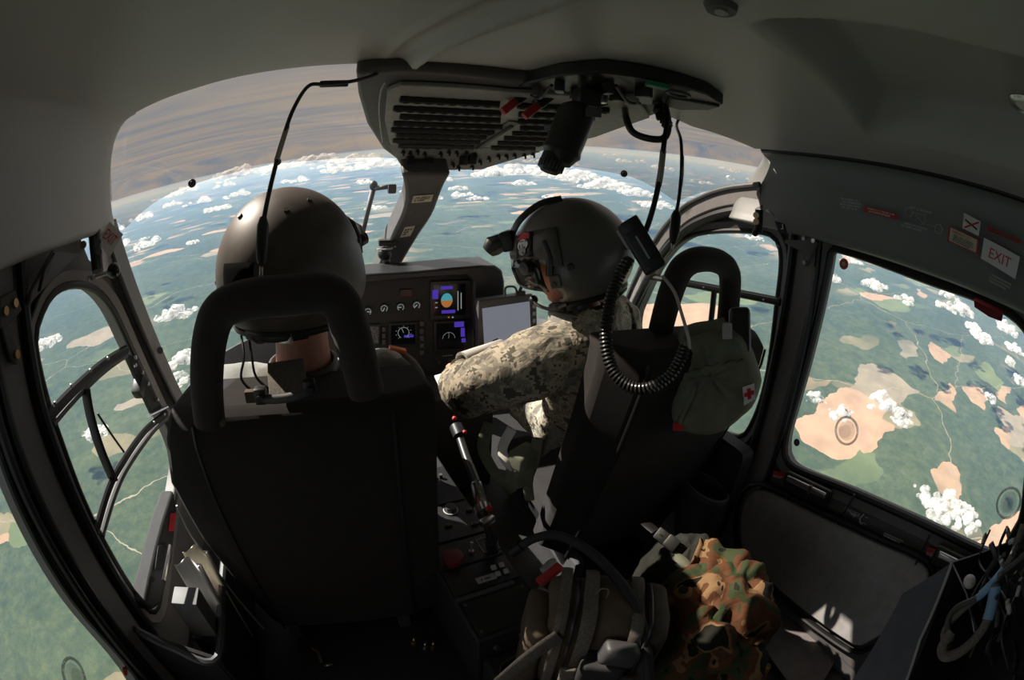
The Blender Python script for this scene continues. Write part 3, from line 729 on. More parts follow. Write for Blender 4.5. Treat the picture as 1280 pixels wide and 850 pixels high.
# ------------------------------------------------------------------ map display on a bracket right of the panel
T = thing('map_display', ony(640, 430, 1.45), 'pale glowing map screen on a bracket between the panel hood and the visored helmet', 'screen')
def tp(u, v, dy=0): return ony(u, v, 1.45+dy)
b = MB(); b.prism([tp(u, v) for u, v in ((598, 376), (664, 367), (671, 372), (672, 425), (664, 432), (606, 448), (598, 440))], (0, .04, 0)); b.build('screen_case', M['darkgrey'], T, bevel=.005)
b = MB(); b.prism([tp(u, v, -.004) for u, v in ((603, 386), (662, 377), (664, 424), (606, 436))], (0, .005, 0)); b.build('screen', emis('map_screen_glow', (.34, .36, .42), .3), T, smooth=False)
for k in range(5):
    b = MB(); b.box(tp(667.5, 383+k*9, -.004), (.010, .008, .014), bev=.002); b.build('side_key', M['ltgrey'], T)
b = MB(); b.sweep(catmull([tp(632, 370), tp(632, 360), tp(640, 358), tp(645, 361), tp(646, 370)], 4), .004, 8); b.build('carry_handle', M['darkgrey'], T)
b = MB(); b.box(tp(651, 366), (.03, .02, .018), bev=.004); b.cyl(tp(650, 363), tp(652, 358), .006, n=8); b.build('latch', M['black'], T)
b = MB(); b.sweep([tp(606, 436, -.02), tp(618, 430, -.03)], [.012, .010], 12); b.sweep([tp(618, 430, -.03), tp(624, 427, -.035)], [.015, .014], 12); b.build('swivel_knob', M['black'], T)
b = MB(); b.sweep([tp(625, 410, .04), tp(615, 405, .10), ip(598, 400, .01)], .016, 10); b.build('bracket_arm', M['black'], T)
# ------------------------------------------------------------------ windscreen centre post, compass, wiper
pp = catmull([at(531, 205, 1.57), at(523, 247, 1.67), at(506, 280, 1.80), at(487, 318, 1.97), at(474, 350, 2.12)], 5)
n_ = len(pp)
post = struct(beam(pp, [.125-.04*i/(n_-1)+.045*max(0, 1-i/4)**1.5 for i in range(n_)], .11).build('trim_18', M['frame'], bevel=.012))
from mathutils.bvhtree import BVHTree
bpy.context.view_layer.update()
PBV = BVHTree.FromObject(post, bpy.context.evaluated_depsgraph_get())
def onpost(u, v):
    h = PBV.ray_cast(CAM, ray(u, v)); 
    return h[0] if h[0] is not None else at(u, v, 1.7)
for nm, q, lab in (('placard', ((517, 245), (542, 243), (539, 252), (514, 254)), 'cream placard at the top of the windscreen centre post'), ('placard', ((506, 284), (519, 282), (513, 295), (500, 297)), 'pale correction card low on the windscreen post above the compass')):
    e = thing(nm, onpost(*q[0]), lab, 'placard'); ps = [onpost(u, v) for u, v in q]; nrm = facing(ps[0]); 
    ps = [p+facing(p)*.006 for p in ps]
    b = MB(); b.prism(ps, -nrm*.003); b.build('card', M['placard'], e, smooth=False)
    xd = unit(ps[1]-ps[0]); yd = unit(ps[0]-ps[3]); w = (ps[1]-ps[0]).length; h = (ps[0]-ps[3]).length
    scribble(ps[3]+xd*w*.1+yd*h*.15+nrm*.0012, xd, yd, w*.75, h*.65, 3, M['darkgrey'], e, seed=5)
e = thing('compass', at(483, 318, 1.78), 'black ball compass hanging from the windscreen post over the panel', 'compass')
b = MB(); b.box(at(484, 303, 1.80), (.07, .05, .025), bev=.006); b.build('compass_mount', M['black'], e)
b = MB(); b.ell(at(481, 317, 1.80), .028); b.build('compass_ball', M['black'], e)
b = MB(); b.sweep([at(481, 311, 1.775)+V((.029*math.cos(a), .012*math.sin(a)-.004, 0)) for a in (2*PI*k/20 for k in range(20))], .003, 6, closed=True); b.build('compass_ring', M['ltgrey'], e)
b = MB(); b.ell(at(483, 326, 1.80), (.016, .016, .013)); b.build('compass_cap', M['darkgrey'], e)
b = MB(); b.sweep([at(491, 303, 1.79), at(494, 309, 1.79), at(489, 309, 1.79)], .003, 6); b.build('mount_clip', M['metal'], e)
e = thing('windscreen_wiper', at(470, 250, 1.92), 'grey wiper arm outside the glass left of the centre post', 'wiper')
b = MB(); b.sweep([at(454, 290, 1.92), at(466, 238, 1.92)], [.009, .012], 8); b.build('wiper_arm', M['greyp'], e)
b = MB(); b.sweep([at(466, 236, 1.92), at(488, 233, 1.88)], .010, 8); b.build('wiper_link', M['greyp'], e)
b = MB(); b.ell(at(467, 232, 1.92), (.018, .018, .022)); b.build('wiper_pivot', M['darkgrey'], e)
b = MB(); b.box(at(490, 236, 1.88), (.035, .03, .04), bev=.008); b.build('wiper_motor', M['darkgrey'], e)

# ------------------------------------------------------------------ overhead console
M['brk'] = mat('breaker_panel_grey', (.34, .34, .33), .6, bump=.2, bs=900)
OC = thing('overhead_console', (.15, 1.2, 1.33), 'dark overhead console with rows of circuit breakers and toggle switches at the windscreen top', 'overhead console')
P0 = V((.15, 1.0, 1.372)); PN = V((0, -.18, -1)).normalized()   # the breaker face looks down and slightly aft
def oc(u, v, lift=0): return onplane(u, v, P0, PN)+PN*lift
out = [(444, 97), (447, 125), (458, 160), (478, 190), (500, 206), (600, 207), (676, 193), (745, 175), (822, 148), (806, 120), (640, 104), (505, 92)]
b = MB(); b.prism([oc(u, v, -.01) for u, v in out], (0, .02, .07)); b.build('console_housing', M['frame'], OC, bevel=.012)
b = MB(); b.prism([oc(u, v, .004) for u, v in ((484, 112), (500, 105), (640, 114), (800, 128), (812, 146), (745, 170), (676, 188), (488, 180), (481, 150))], -PN*.012); b.build('breaker_panel', M['brk'], OC, bevel=.003)
b = MB(); b.sweep(catmull([oc(482, 100, .006), oc(476, 112, .006), oc(474, 140, .006), oc(478, 176, .006)], 5), .0022, 6); b.build('edge_trim', M['ltgrey'], OC)
ROWS = [(119, 500, 624), (131, 492, 626), (141, 500, 625), (150, 492, 628), (158, 489, 618), (165, 495, 608), (172, 491, 600), (178.5, 498, 592)]
def slope(v): return lambda u: v+(u-490)*.045*(1-(v-115)/80)+ (u-490)*.012
for v, u0, u1 in ROWS:
    f = slope(v)
    for a0, a1 in ((u0, u1), (max(u1+22, 640-(v-119)*.55), 670+ (178-v)*1.55)):
        if a1-a0 < 8: continue
        n = max(2, int((a1-a0)/7)); path = [oc(a0+(a1-a0)*k/n, f(a0+(a1-a0)*k/n), .008) for k in range(n+1)]
        b = MB(); b.sweep(path, [.0095+.0025*(k % 2) for k in range(n+1)], 8, flat=(1, 1))
        for k in range(1, n, 2): p = path[k]; b.box(p+PN*.008, (.012, .006, .008), bev=.001)
        b.build('breaker_row', M['black'], OC)
b = MB(); b.sweep([oc(596, 181, .012), oc(640, 153, .012)], .005, 8); b.build('divider_rod', M['darkgrey'], OC)
b = MB(); b.prism([oc(588, 183, .006), oc(602, 183, .006), oc(650, 150, .006), oc(636, 148, .006)], PN*.003); b.build('divider_plate', M['greyp'], OC, smooth=False)
# front switch face
def fp(u, v): t = max(0, min(1, (v-181)/34)); return ony(u, v, (oc(560, 184).y)*(1-t)+1.60*t)
sw = [fp(486, 181), fp(676, 190), fp(602, 212), fp(560, 213), fp(512, 215), fp(500, 205)]
b = MB(); b.prism(sw, (0, .03, .012)); b.build('switch_panel', M['brk'], OC, bevel=.002)
scribble(fp(513, 213)+V((0, -.006, 0)), (1, 0, .0), (0, 0, 1), .11, .014, 2, M['ltgrey'], OC, seed=9)
TG = [(504, 189), (513, 190), (522, 188), (531, 191), (542, 188), (551, 191), (561, 189), (571, 190), (583, 190), (594, 192), (512, 201), (524, 202), (536, 203), (551, 203), (566, 204), (578, 201), (589, 200), (600, 201), (611, 197), (623, 194), (633, 194), (643, 193), (655, 193), (666, 192), (519, 209), (546, 209), (573, 208), (590, 207)]
for k, (u, v) in enumerate(TG):
    p = fp(u, v); big = k in (10, 12, 15, 16)
    if big:
        b = MB(); b.box(p-V((0, .012, 0)), (.026, .03, .034), bev=.004); b.build('rocker_knob', M['black'], OC)
    else:
        b = MB(); b.cyl(p, p-V((0, .008, .002)), .006, n=8); b.sweep([p-V((0, .008, .002)), p-V((.0, .018, .016))], [.0025, .004], 7); b.box(p+V((0, -.003, -.006)), (.018, .004, .004), bev=.001); b.build('toggle_switch', M['ltgrey'] if k in (4,) else M['black'], OC)
# two red lever grips
for k, (a, c, lab) in enumerate((((628, 140), (652, 121), 'red overhead lever grip on the left, below the headliner'), ((655, 146), (680, 126), 'red overhead lever grip on the right, touching the hanging lamp'))):
    e = thing('engine_lever', at(*a, 1.12), lab, 'lever', 'red overhead levers')
    p, q = at(*a, 1.10), at(*c, 1.12); m_ = p.lerp(q, .62)
    rot = (q-p).to_track_quat('X', 'Z').to_matrix()
    b = MB(); b.box(p.lerp(q, .4), ((q-p).length*.8, .026, .020), rot, .005); b.build('grip', M['red'], e)
    b = MB(); b.cyl(p.lerp(q, .75), q+V((0, .01, .05)), .009, n=10); b.build('lever_arm', M['metal'], e)
    b = MB(); b.box(q+V((0, 0, .005)), (.05, .04, .03), rot, .006); b.build('lever_hub', M['black'], e)
# ------------------------------------------------------------------ dark fitting on the headliner, hanging lamp, handle
FZ = 1.385
F = thing('ceiling_fitting', onz(775, 115, FZ), 'dark oval fitting with hooks sunk in the headliner above the hanging lamp', 'fitting')
fo = [(640, 112), (660, 104), (700, 95), (750, 91), (800, 97), (850, 108), (885, 119), (904, 131), (890, 136), (850, 136), (800, 130), (740, 122), (680, 116)]
def fz(u, v, l=0): p = onz(u, v, FZ); return p-V((0, 0, l))
b = MB(); b.prism([fz(u, v) for u, v in fo], (0, 0, .03)); b.build('fitting_plate', M['black'], F, bevel=.004)
b = MB(); b.prism([fz(u, v, .006) for u, v in ((838, 120), (900, 131), (886, 135), (850, 135), (832, 130))], (0, 0, .008)); b.build('end_cover', M['darkgrey'], F, bevel=.003)
for u, v, s, m in ((672, 108, .016, 'darkgrey'), (700, 102, .02, 'black'), (728, 98, .014, 'darkgrey'), (735, 108, .022, 'black'), (760, 104, .016, 'darkgrey'), (772, 114, .02, 'black'), (790, 118, .018, 'ltgrey'), (805, 108, .02, 'black'), (718, 112, .018, 'darkgrey'), (755, 117, .012, 'metal')):
    b = MB(); b.box(fz(u, v, .012), (s*1.7, s, .026), Matrix.Rotation(.3+u*.01, 3, 'Z'), .004); b.build('connector', M[m], F)
b = MB(); b.box(fz(822, 102, .008), (.045, .022, .01), Matrix.Rotation(-.2, 3, 'Z'), .002); b.build('green_label', M['green'], F)
b = MB(); c = fz(848, 113, .008); b.sweep([c+V((.026*math.cos(a), .018*math.sin(a), 0)) for a in (2*PI*k/24 for k in range(24))], .004, 8, closed=True); b.build('lock_ring', M['darkgrey'], F)
for (a, c) in (((690, 100), (665, 112)), ((715, 118), (760, 122)), ((770, 100), (800, 122)), ((740, 95), (725, 116))):
    b = MB(); b.sweep(catmull([fz(*a, .012), (fz(*a, .02)+fz(*c, .04))/2, fz(*c, .014)], 5), .004, 7); b.build('wire', M['rubber'], F)
# lamp
Lp = thing('utility_lamp', at(735, 125, .93), 'black cylindrical utility lamp hanging from the ceiling fitting', 'lamp')
a, c = at(722, 138, .92), at(697, 203, .885); ax = (c-a).normalized()
b = MB(); ln = (c-a).length
prof = [(-.012, .020), (0, .034), (.012, .0375), (.45*ln, .0375), (.74*ln, .0365), (.78*ln, .0385), (.83*ln, .0385), (.86*ln, .035), (1.0*ln, .026)]
b.sweep([a+ax*t for t, r in prof], [r for t, r in prof], 28); b.build('lamp_body', mat('lamp_black', (.02, .021, .021), .35, bump=.1, bs=400), Lp)
t0 = c-V((.010, 0, -.002)); b = MB(); b.sweep([t0-ax*.012, t0+ax*.004, t0+ax*.018, t0+ax*.024], [.024, .0245, .0215, .017], 22); b.build('lens_ring', M['black'], Lp)
b = MB()
for k in range(22):
    q = 2*PI*k/22; u_ = ax.orthogonal().normalized(); w_ = ax.cross(u_); r_ = u_*math.cos(q)+w_*math.sin(q); b.box(t0+ax*.010+r_*.0235, (.0025, .0025, .016), ax.to_track_quat('Z', 'Y').to_matrix())
b.build('knurling', M['darkgrey'], Lp)
b = MB(); b.box(a-ax*.02+V((.012, 0, .01)), (.05, .04, .04), bev=.008); b.sweep([a-ax*.02, at(745, 118, .95), fz(748, 112)], .014, 10); b.build('swivel_bracket', M['black'], Lp)
b = MB(); p = at(684, 160, .86); b.cyl(p, p+facing(p)*.008, .006, n=10); b.build('clamp_screw', M['metal'], Lp)
b = MB(); p = at(742, 140, .88); b.box(p, (.03, .004, .02), (facing(p)).to_track_quat('-Y', 'Z').to_matrix(), .002); b.build('lamp_plate', M['darkgrey'], Lp)
# folding hand hold
e = thing('grab_handle', fz(785, 132), 'black bent tube handle hanging right of the lamp', 'handle')
b = MB(); b.sweep(catmull([fz(781, 134), at(783, 148, 1.08), at(790, 164, 1.06), at(806, 172, 1.05), at(826, 174, 1.05), at(834, 166, 1.06), at(835, 150, 1.08), fz(832, 134)], 6), .0085, 10); b.build('handle_tube', M['black'], e)
b = MB(); b.sweep(catmull([fz(822, 128), at(824, 142, 1.08), at(831, 150, 1.07), at(835, 158, 1.06)], 5), [.012+.003*math.sin(i*2.1) for i in range(16)], 10); b.build('strap_wrap', M['rubber'], e)

# ------------------------------------------------------------------ centre console
CC = thing('centre_console', (-.02, .9, .02), 'black centre console with radio panels between the two pilot seats', 'console')
def cz(u, v, l=0): p = onz(u, v, .27); return p+V((0, 0, l))
A_, B_ = cz(597, 803), cz(690, 768)
ux = unit(B_-A_); w_ = (B_-A_).length; uy = V((-ux.y, ux.x, 0))
def cl(x, y, z=.27): return A_+ux*x+uy*y+V((0, 0, z-.27))
W = w_; LN = 1.05
b = MB(); b.prism([cl(0, 0, .02), cl(W, 0, .02), cl(W, LN, .02), cl(0, LN, .02)], (0, 0, .25)); b.build('console_body', M['blackm'], CC, bevel=.006)
def cpanel(name, x0, x1, y0, y1, h=.006, m='black', par=None):
    b = MB(); b.prism([cl(x0, y0), cl(x1, y0), cl(x1, y1), cl(x0, y1)], (0, 0, h)); return b.build(name, M[m], par or CC, bevel=.002)
b = MB(); b.prism([V((-.14, 1.36, .02)), V((.20, 1.36, .02)), V((.20, 1.56, .02)), V((-.14, 1.56, .02))], (0, 0, .42)); b.build('front_pedestal', M['blackm'], CC, bevel=.012)
cpanel('cover_plate', .012, W-.012, .012, .115)
for x in (.02, W-.02):
    for y in (.02, .105):
        b = MB(); b.cyl(cl(x, y, .274), cl(x, y, .279), .004, n=8); b.build('screw', M['darkgrey'], CC)
cpanel('edge_strip', .004, W-.03, .122, .134, .010, 'darkgrey')
r1 = cpanel('radio_panel', .006, W-.006, .14, .225)
b = MB(); b.prism([cl(.075, .155, .277), cl(.125, .155, .277), cl(.125, .175, .277), cl(.075, .175, .277)], (0, 0, .001)); b.build('data_label', M['ltgrey'], r1, smooth=False)
scribble(cl(.082, .16, .2785), ux, uy, .036, .008, 1, M['black'], r1, seed=2)
for kx in range(2):
    for ky in range(2):
        b = MB(); c = cl(W-.055+kx*.022, .165+ky*.024, .277); b.box(c+V((0, 0, .004)), (.013, .013, .008), bev=.002); b.build('push_button', M['ltgrey'], r1)
r2 = cpanel('switch_panel', .006, W-.006, .232, .32)
b = MB(); c = cl(.05, .250, .276); b.sweep([c, c+V((0, 0, .012)), c+V((0, 0, .018)), c+V((0, 0, .026)), c+V((0, 0, .028))], [.022, .022, .026, .025, .018], 20); b.build('stop_button', mat('dark_red_button', (.2, .025, .03), .4), r2)
b = MB(); c = cl(.105, .262, .276); b.cyl(c, c+V((0, 0, .01)), .007, n=10); b.sweep([c+V((0, 0, .01)), c+V((.002, .006, .035))], [.003, .004], 8); b.build('toggle_switch', M['metal'], r2)
b = MB(); b.sweep([cl(.135, .25, .278), cl(.18, .25, .278), cl(.18, .30, .278), cl(.135, .30, .278)], .0015, 5, closed=True); b.build('guard_outline', M['ltgrey'], r2)
r3 = cpanel('radio_panel', .006, W-.006, .328, .47)
b = MB(); c = cl(.12, .44, .277); b.cyl(c, c+V((0, 0, .018)), .016, n=16); b.build('knob', M['darkgrey'], r3)
b = MB(); b.sweep([c+V((.02*math.cos(a), .02*math.sin(a), .003)) for a in (2*PI*k/18 for k in range(18))], .002, 5, closed=True); b.build('knob_ring', M['ltgrey'], r3)
for x, y in ((.03, .35), (.05, .42), (.16, .36), (.09, .38), (.17, .42)):
    b = MB(); c = cl(x, y, .277); b.box(c+V((0, 0, .004)), (.02, .01, .008), bev=.002); b.build('push_button', M['darkgrey'], r3)
b = MB(); b.prism([cl(.012, .40, .277), cl(.038, .395, .277), cl(.016, .43, .277)], (0, 0, .001)); b.build('arrow_label', M['ltgrey'], r3, smooth=False)
r4 = cpanel('radio_panel', .006, W-.006, .48, .66)
for x, y, m in ((.02, .50, 'metal'), (.035, .53, 'metal'), (.05, .57, 'white'), (.07, .55, 'metal'), (.03, .61, 'white'), (.10, .52, 'darkgrey'), (.15, .60, 'darkgrey')):
    b = MB(); c = cl(x, y, .277); b.cyl(c, c+V((0, 0, .014)), .006, n=10); b.build('knob', M[m], r4)
b = MB(); b.sweep([cl(.02, .60, .285), cl(.05, .575, .287), cl(.07, .55, .284), cl(.085, .52, .282)], .0022, 6); b.build('bright_guard', M['metal'], r4)
# rear face latch and the lower step with a hand hole
b = MB(); p = cl(W*.62, -.004, .235); b.box(p, (.03, .008, .02), bev=.003); 
for dx in (-.008, .008): b.cyl(p+V((dx, -.004, .006)), p+V((dx, -.012, .006)), .005, n=8)
b.build('latch', M['metal'], CC)
b = MB(); b.cyl(cl(.045, -.003, .225), cl(.045, -.012, .225), .008, n=10); b.build('socket', M['darkgrey'], CC)
b = MB(); b.prism([cl(.01, -.20, .02), cl(W, -.20, .02), cl(W, -.002, .02), cl(.01, -.002, .02)], (0, 0, .165)); b.build('rear_step', M['blackm'], CC, bevel=.01)
q = [cl(.04, -.14, .188), cl(W-.03, -.14, .188), cl(W-.03, -.04, .188), cl(.04, -.04, .188)]
b = MB(); b.sweep(resample(catmull(q, 6, True), 40), .004, 6, closed=True); b.build('tray_rim', M['darkgrey'], CC)
b = MB(); b.prism([p+V((0, 0, -.004)) for p in resample(catmull(q, 6, True), 24)], (0, 0, .002)); b.build('tray_recess', M['rubber'], CC, smooth=False)
# ------------------------------------------------------------------ people
def skin_mesh(joints, bones, root, sub=2):
    ks = list(joints); me = bpy.data.meshes.new('t'); me.from_pydata([V(joints[k][0]) for k in ks], [(ks.index(a), ks.index(b)) for a, b in bones], [])
    o = bpy.data.objects.new('t', me); COL.objects.link(o)
    o.modifiers.new('k', 'SKIN'); m = o.modifiers.new('s', 'SUBSURF'); m.levels = sub; m.render_levels = sub
    for i, k in enumerate(ks):
        r = joints[k][1]; me.skin_vertices[0].data[i].radius = r if isinstance(r, tuple) else (r, r)
        me.skin_vertices[0].data[i].use_root = (k == root)
    r = bpy.data.meshes.new_from_object(o.evaluated_get(bpy.context.evaluated_depsgraph_get()))
    bpy.data.objects.remove(o); return r
def frame(fwd, upg=V((0, 0, 1))):
    f = V(fwd).normalized(); r = f.cross(upg).normalized(); u = r.cross(f); return Matrix((r, f, u)).transposed()   # columns right, forward, up
def head_mesh(c, R):
    b = MB(); nu, nv = 36, 26; rows = []
    for i in range(nv+1):
        th = PI*i/nv; row = []
        for j in range(nu):
            ph = 2*PI*j/nu; d = V((math.sin(th)*math.sin(ph), math.sin(th)*math.cos(ph), math.cos(th)))
            p = V((d.x*.076, d.y*.096, d.z*.118))
            if d.z < 0: k = 1-.28*(-d.z)**1.4; p.x *= k; p.y = p.y*(1-.10*(-d.z)) if d.y > 0 else p.y*(1-.30*(-d.z))
            if d.y > 0:
                g = lambda x, z, sx, sz: math.exp(-((d.x-x)/sx)**2-((d.z-z)/sz)**2)
                p.y += .024*g(0, -.22, .12, .16)+.008*g(0, .02, .08, .2)+.007*g(0, .22, .5, .12)+.012*g(0, -.82, .25, .16)+.007*g(0, -.52, .22, .06)-.004*g(0, -.58, .25, .03)+.006*g(0, -.64, .2, .05)
                p.y -= .010*(g(.40, .08, .16, .10)+g(-.40, .08, .16, .10))
            row.append(V(c)+R @ p)
        rows.append(row)
    b.quadgrid(rows, closed_v=True)
    for s in (-1, 1):     # ears
        b.ell(V(c)+R @ V((s*.077, -.008, -.012)), (.010, .018, .032), R)
        b.ell(V(c)+R @ V((s*.031, .079, .012)), .012, R)
    return b
def hand_into(b, w, d, n, side, curl=.9, s=1.0):
    """palm, four fingers of unequal length curled towards n, thumb from the side"""
    d = V(d).normalized(); n = (V(n)-d*V(n).dot(d)).normalized(); t = d.cross(n)*side; w = V(w)
    b.sweep([w, w+d*.03*s, w+d*.065*s, w+d*.092*s], [.021*s, .030*s, .036*s, .034*s], 12, flat=(.55, 1.15), up=n)
    for k, (off, ln) in enumerate(((.028, .070), (.0095, .078), (-.0095, .073), (-.027, .058))):
        p = w+d*.088*s+t*off*s; path = [p-d*.012*s, p]; a = 0; q = p
        for f, sg in ((.45, .35), (.32, .7), (.23, .75)):
            a += curl*sg; q = q+(d*math.cos(a)+n*math.sin(a))*ln*f*s; path.append(q)
        b.sweep(catmull(path, 3), [.0088*s*(1-.25*i/12) for i in range(13)], 8)
    p = w+d*.030*s+t*.030*s; q = p+(d*.6+t*.75+n*.25).normalized()*.036*s; r = q+(d*.85+t*.15+n*.5).normalized()*.030*s; u = r+(d*.75-t*.15+n*.65).normalized()*.022*s
    b.sweep(catmull([p-t*.012*s, p, q, r, u], 3), [.013*s*(1-.3*i/12) for i in range(13)], 8)
def person(loc, label, J, headc, headR, cloth, cloth_name):
    """J: joint -> (point, body radius, cloth radius)"""
    e = thing('person', loc, label, 'person')
    bones = [('pelvis', 'spine'), ('spine', 'chest'), ('chest', 'neck'), ('neck', 'skull')]
    for s in 'lr': bones += [('chest', 'clav_'+s), ('clav_'+s, 'sho_'+s), ('sho_'+s, 'arm_'+s), ('arm_'+s, 'elb_'+s), ('elb_'+s, 'fore_'+s), ('fore_'+s, 'wri_'+s), ('pelvis', 'hip_'+s), ('hip_'+s, 'kne_'+s), ('kne_'+s, 'ank_'+s), ('ank_'+s, 'toe_'+s)]
    sh = lambda r, f: tuple(x*f for x in r) if isinstance(r, tuple) else r*f
    me = skin_mesh({k: (v[0], sh(v[1], 1 if k in ('neck', 'skull', 'wri_l', 'wri_r') else .68)) for k, v in J.items()}, bones, 'pelvis')
    b = MB(); b.b.from_mesh(me)
    hb = head_mesh(headc, headR); t = bpy.data.meshes.new('t'); hb.b.to_mesh(t); hb.b.free(); b.b.from_mesh(t)
    for s, sd in (('l', 1), ('r', -1)):
        dirn = J['wri_'+s][0]-J['fore_'+s][0]; hand_into(b, J['wri_'+s][0]-dirn.normalized()*.01, J.get('hd_'+s, (dirn,))[0] if False else dirn, V((0, 0, -1)) if abs(dirn.normalized().z) < .9 else V((0, 1, 0)), sd)
    b.build('body', M['skin'], e, smooth='all')
    cj = {k: (v[0], v[2]) for k, v in J.items() if k not in ('skull', 'toe_l', 'toe_r')}
    cb = [x for x in bones if x[1] in cj]
    me2 = skin_mesh(cj, cb, 'pelvis', 3)
    for v in me2.vertices:      # cloth folds
        p = v.co; nn = v.normal
        v.co = p+nn*(.007*noise.noise(p*22+V((3, 1, 4)))+.010*noise.noise(V((p.x*9, p.y*9, p.z*13)))+.004*noise.noise(p*55))
    link(cloth_name, me2, cloth, e, smooth='all')
    for s in 'lr':
        a, t = J['ank_'+s][0], J['toe_'+s][0]; b = MB()
        b.sweep([a+V((0, 0, .10)), a+V((0, 0, .03)), a+V((0, .01, -.015)), a.lerp(t, .5)+V((0, 0, -.01)), t], [.055, .055, .052, .045, .034], 12); b.build('boot', M['black'], e)
    return e
def helmet(e, c, R, m, k=1.0, name='helmet', ax=(.142, .155, .150)):
    """shell with face opening, ear bulges and nape; local x right, y forward, z up"""
    def P(d):
        p = V((d.x*ax[0], d.y*ax[1], d.z*ax[2]))
        if d.z < 0: p.z *= 1.05
        p.x += math.copysign(.014, d.x)*math.exp(-((d.y-.10)/.42)**2-((d.z+.35)/.38)**2)   # ear cups
        p.y -= .010*math.exp(-((d.z+.1)/.5)**2)*max(0, -d.y)
        return p*k
    b = MB(); nu, nv = 64, 40; rows = []
    zb = PI*.80
    for i in range(nv+1):
        th = zb*i/nv; row = []
        for j in range(nu):
            ph = 2*PI*j/nu; d = V((math.sin(th)*math.sin(ph), math.sin(th)*math.cos(ph), math.cos(th)))
            if i > nv-5: d2 = V((d.x, d.y, math.cos(zb*(nv-5)/nv)-.035*(i-nv+5))); p = P(d2); q = 1-.02*(i-nv+5); p.x *= q; p.y *= q
            else: p = P(d)
            row.append(V(c)+R @ p)
        rows.append(row)
    g = b.quadgrid(rows, closed_v=True)
    kill = []
    for f in b.b.faces:
        q = R.transposed() @ (f.calc_center_median()-V(c)); n = V((q.x/ax[0], q.y/ax[1], q.z/ax[2]))/k
        lim = .28-.0*abs(n.x)
        if n.y > (.34 if n.z > -.1 else .27)+.12*max(0, -n.z-.5) and n.z < .24 and abs(n.x) < .95: kill.append(f)
    bmesh.ops.delete(b.b, geom=kill, context='FACES')
    o = b.build(name, m, e, smooth='all'); s = o.modifiers.new('s', 'SOLIDIFY'); s.thickness = .006; s.offset = -1
    return o, (lambda d, l=0: V(c)+R @ (P(V(d).normalized())*(1+l)))
# ---------------- left pilot, seen from behind
hc = V((-.414, .905, .993)); hR = frame(V((math.sin(.16), math.cos(.16), -.08)))
X0 = -.40
J = {'pelvis': (V((X0, 1.04, .38)), (.15, .11), (.165, .125)), 'spine': (V((X0, .99, .54)), (.14, .10), (.155, .115)), 'chest': (V((X0, .95, .68)), (.15, .105), (.165, .12)),
     'neck': (V((X0, .905, .765)), .062, .070), 'skull': (V((X0+.003, .915, .90)), .062, 0)}
for s, k in (('l', -1), ('r', 1)):
    J['clav_'+s] = (V((X0+k*.10, .93, .725)), .06, .072); J['sho_'+s] = (V((X0+k*.20, .92, .735)), .058, .082); J['arm_'+s] = (V((X0+k*.225, .97, .63)), .050, .074)
    J['elb_'+s] = (V((X0+k*.235, 1.05, .52)), .042, .062); J['fore_'+s] = (V((X0+k*.17, 1.18, .47)), .038, .052); J['wri_'+s] = (V((X0+k*.10, 1.30, .46)), .027, .040)
    J['hip_'+s] = (V((X0+k*.09, 1.10, .36)), .085, .098); J['kne_'+s] = (V((X0+k*.14, 1.46, .355)), .055, .066); J['ank_'+s] = (V((X0+k*.12, 1.78, .12)), .042, .058); J['toe_'+s] = (V((X0+k*.13, 1.92, .08)), .032, 0)
PL = person((X0, 1.04, .25), 'person in the left seat seen from behind, brown scuffed helmet and grey flight clothes', J, hc+hR @ V((0, .012, -.020)), hR, M['flight'], 'flight_suit')
H, hp = helmet(PL, hc, hR, M['helmetb'], k=1.05)
def patch_on(hp, c, R, d0, du, dv, nu, nv, lift, th):
    """curved sheet lying on the helmet around direction d0"""
    b = MB(); rows = []
    for i in range(nu+1):
        rows.append([hp(V(d0)+V(du)*(i/nu-.5)+V(dv)*(j/nv-.5), lift) for j in range(nv+1)])
    b.quadgrid(rows); return b
o = patch_on(hp, hc, hR, (-.36, -.95, -.05), (.52, -.12, 0), (0, 0, .44), 8, 6, .012, 0).build('velcro_patch', M['velcro'], H, smooth='all'); o.modifiers.new('s', 'SOLIDIFY').thickness = .003
for d in ((-.45, -.60, .66), (-.98, -.2, -.12), (.42, -.45, .80), (.95, .05, .28), (.2, -.7, .68)):
    p = hp(d, .01); n = (p-hc).normalized(); b = MB(); b.cyl(p-n*.004, p+n*.003, .006, .005, 12); b.build('bolt', M['darkgrey'], H)
# rear edge roll, visor housing and mask light arm on the right side
rim = [hp(V((math.sin(a), math.cos(a), -.86)), .004)-V((0, 0, .0)) for a in (PI*.32+(PI*1.36)*k/30 for k in range(31))]
b = MB(); b.sweep(rim, .006, 8); b.build('edge_roll', M['rubber'], H)
vr = []
for i in range(13):
    t = -1.15+2.3*i/12
    vr.append([hp(V((math.sin(t), math.cos(t), z)), l) for z, l in ((.10, .06), (.30, .09), (.55, .085), (.72, .03))])
b = MB(); b.quadgrid(vr); o = b.build('visor_housing', M['helmetb'], H, smooth='all'); o.modifiers.new('s', 'SOLIDIFY').thickness = .006
for t in (.75, -.75):
    p = hp(V((math.sin(t*1.3), math.cos(t*1.3), .25)), .12); b = MB(); n = (p-hc).normalized(); b.cyl(p, p+n*.016, .016, .013, 14); b.build('visor_knob', M['black'], H)
b = MB(); rows = [[hp(V((math.sin(t), math.cos(t), z)), .07) for z in (.16, -.05, -.28)] for t in (-1.0+2.0*i/12 for i in range(13))]; b.quadgrid(rows); b.build('visor', M['visor'], H, smooth='all').modifiers.new('s', 'SOLIDIFY').thickness = .003
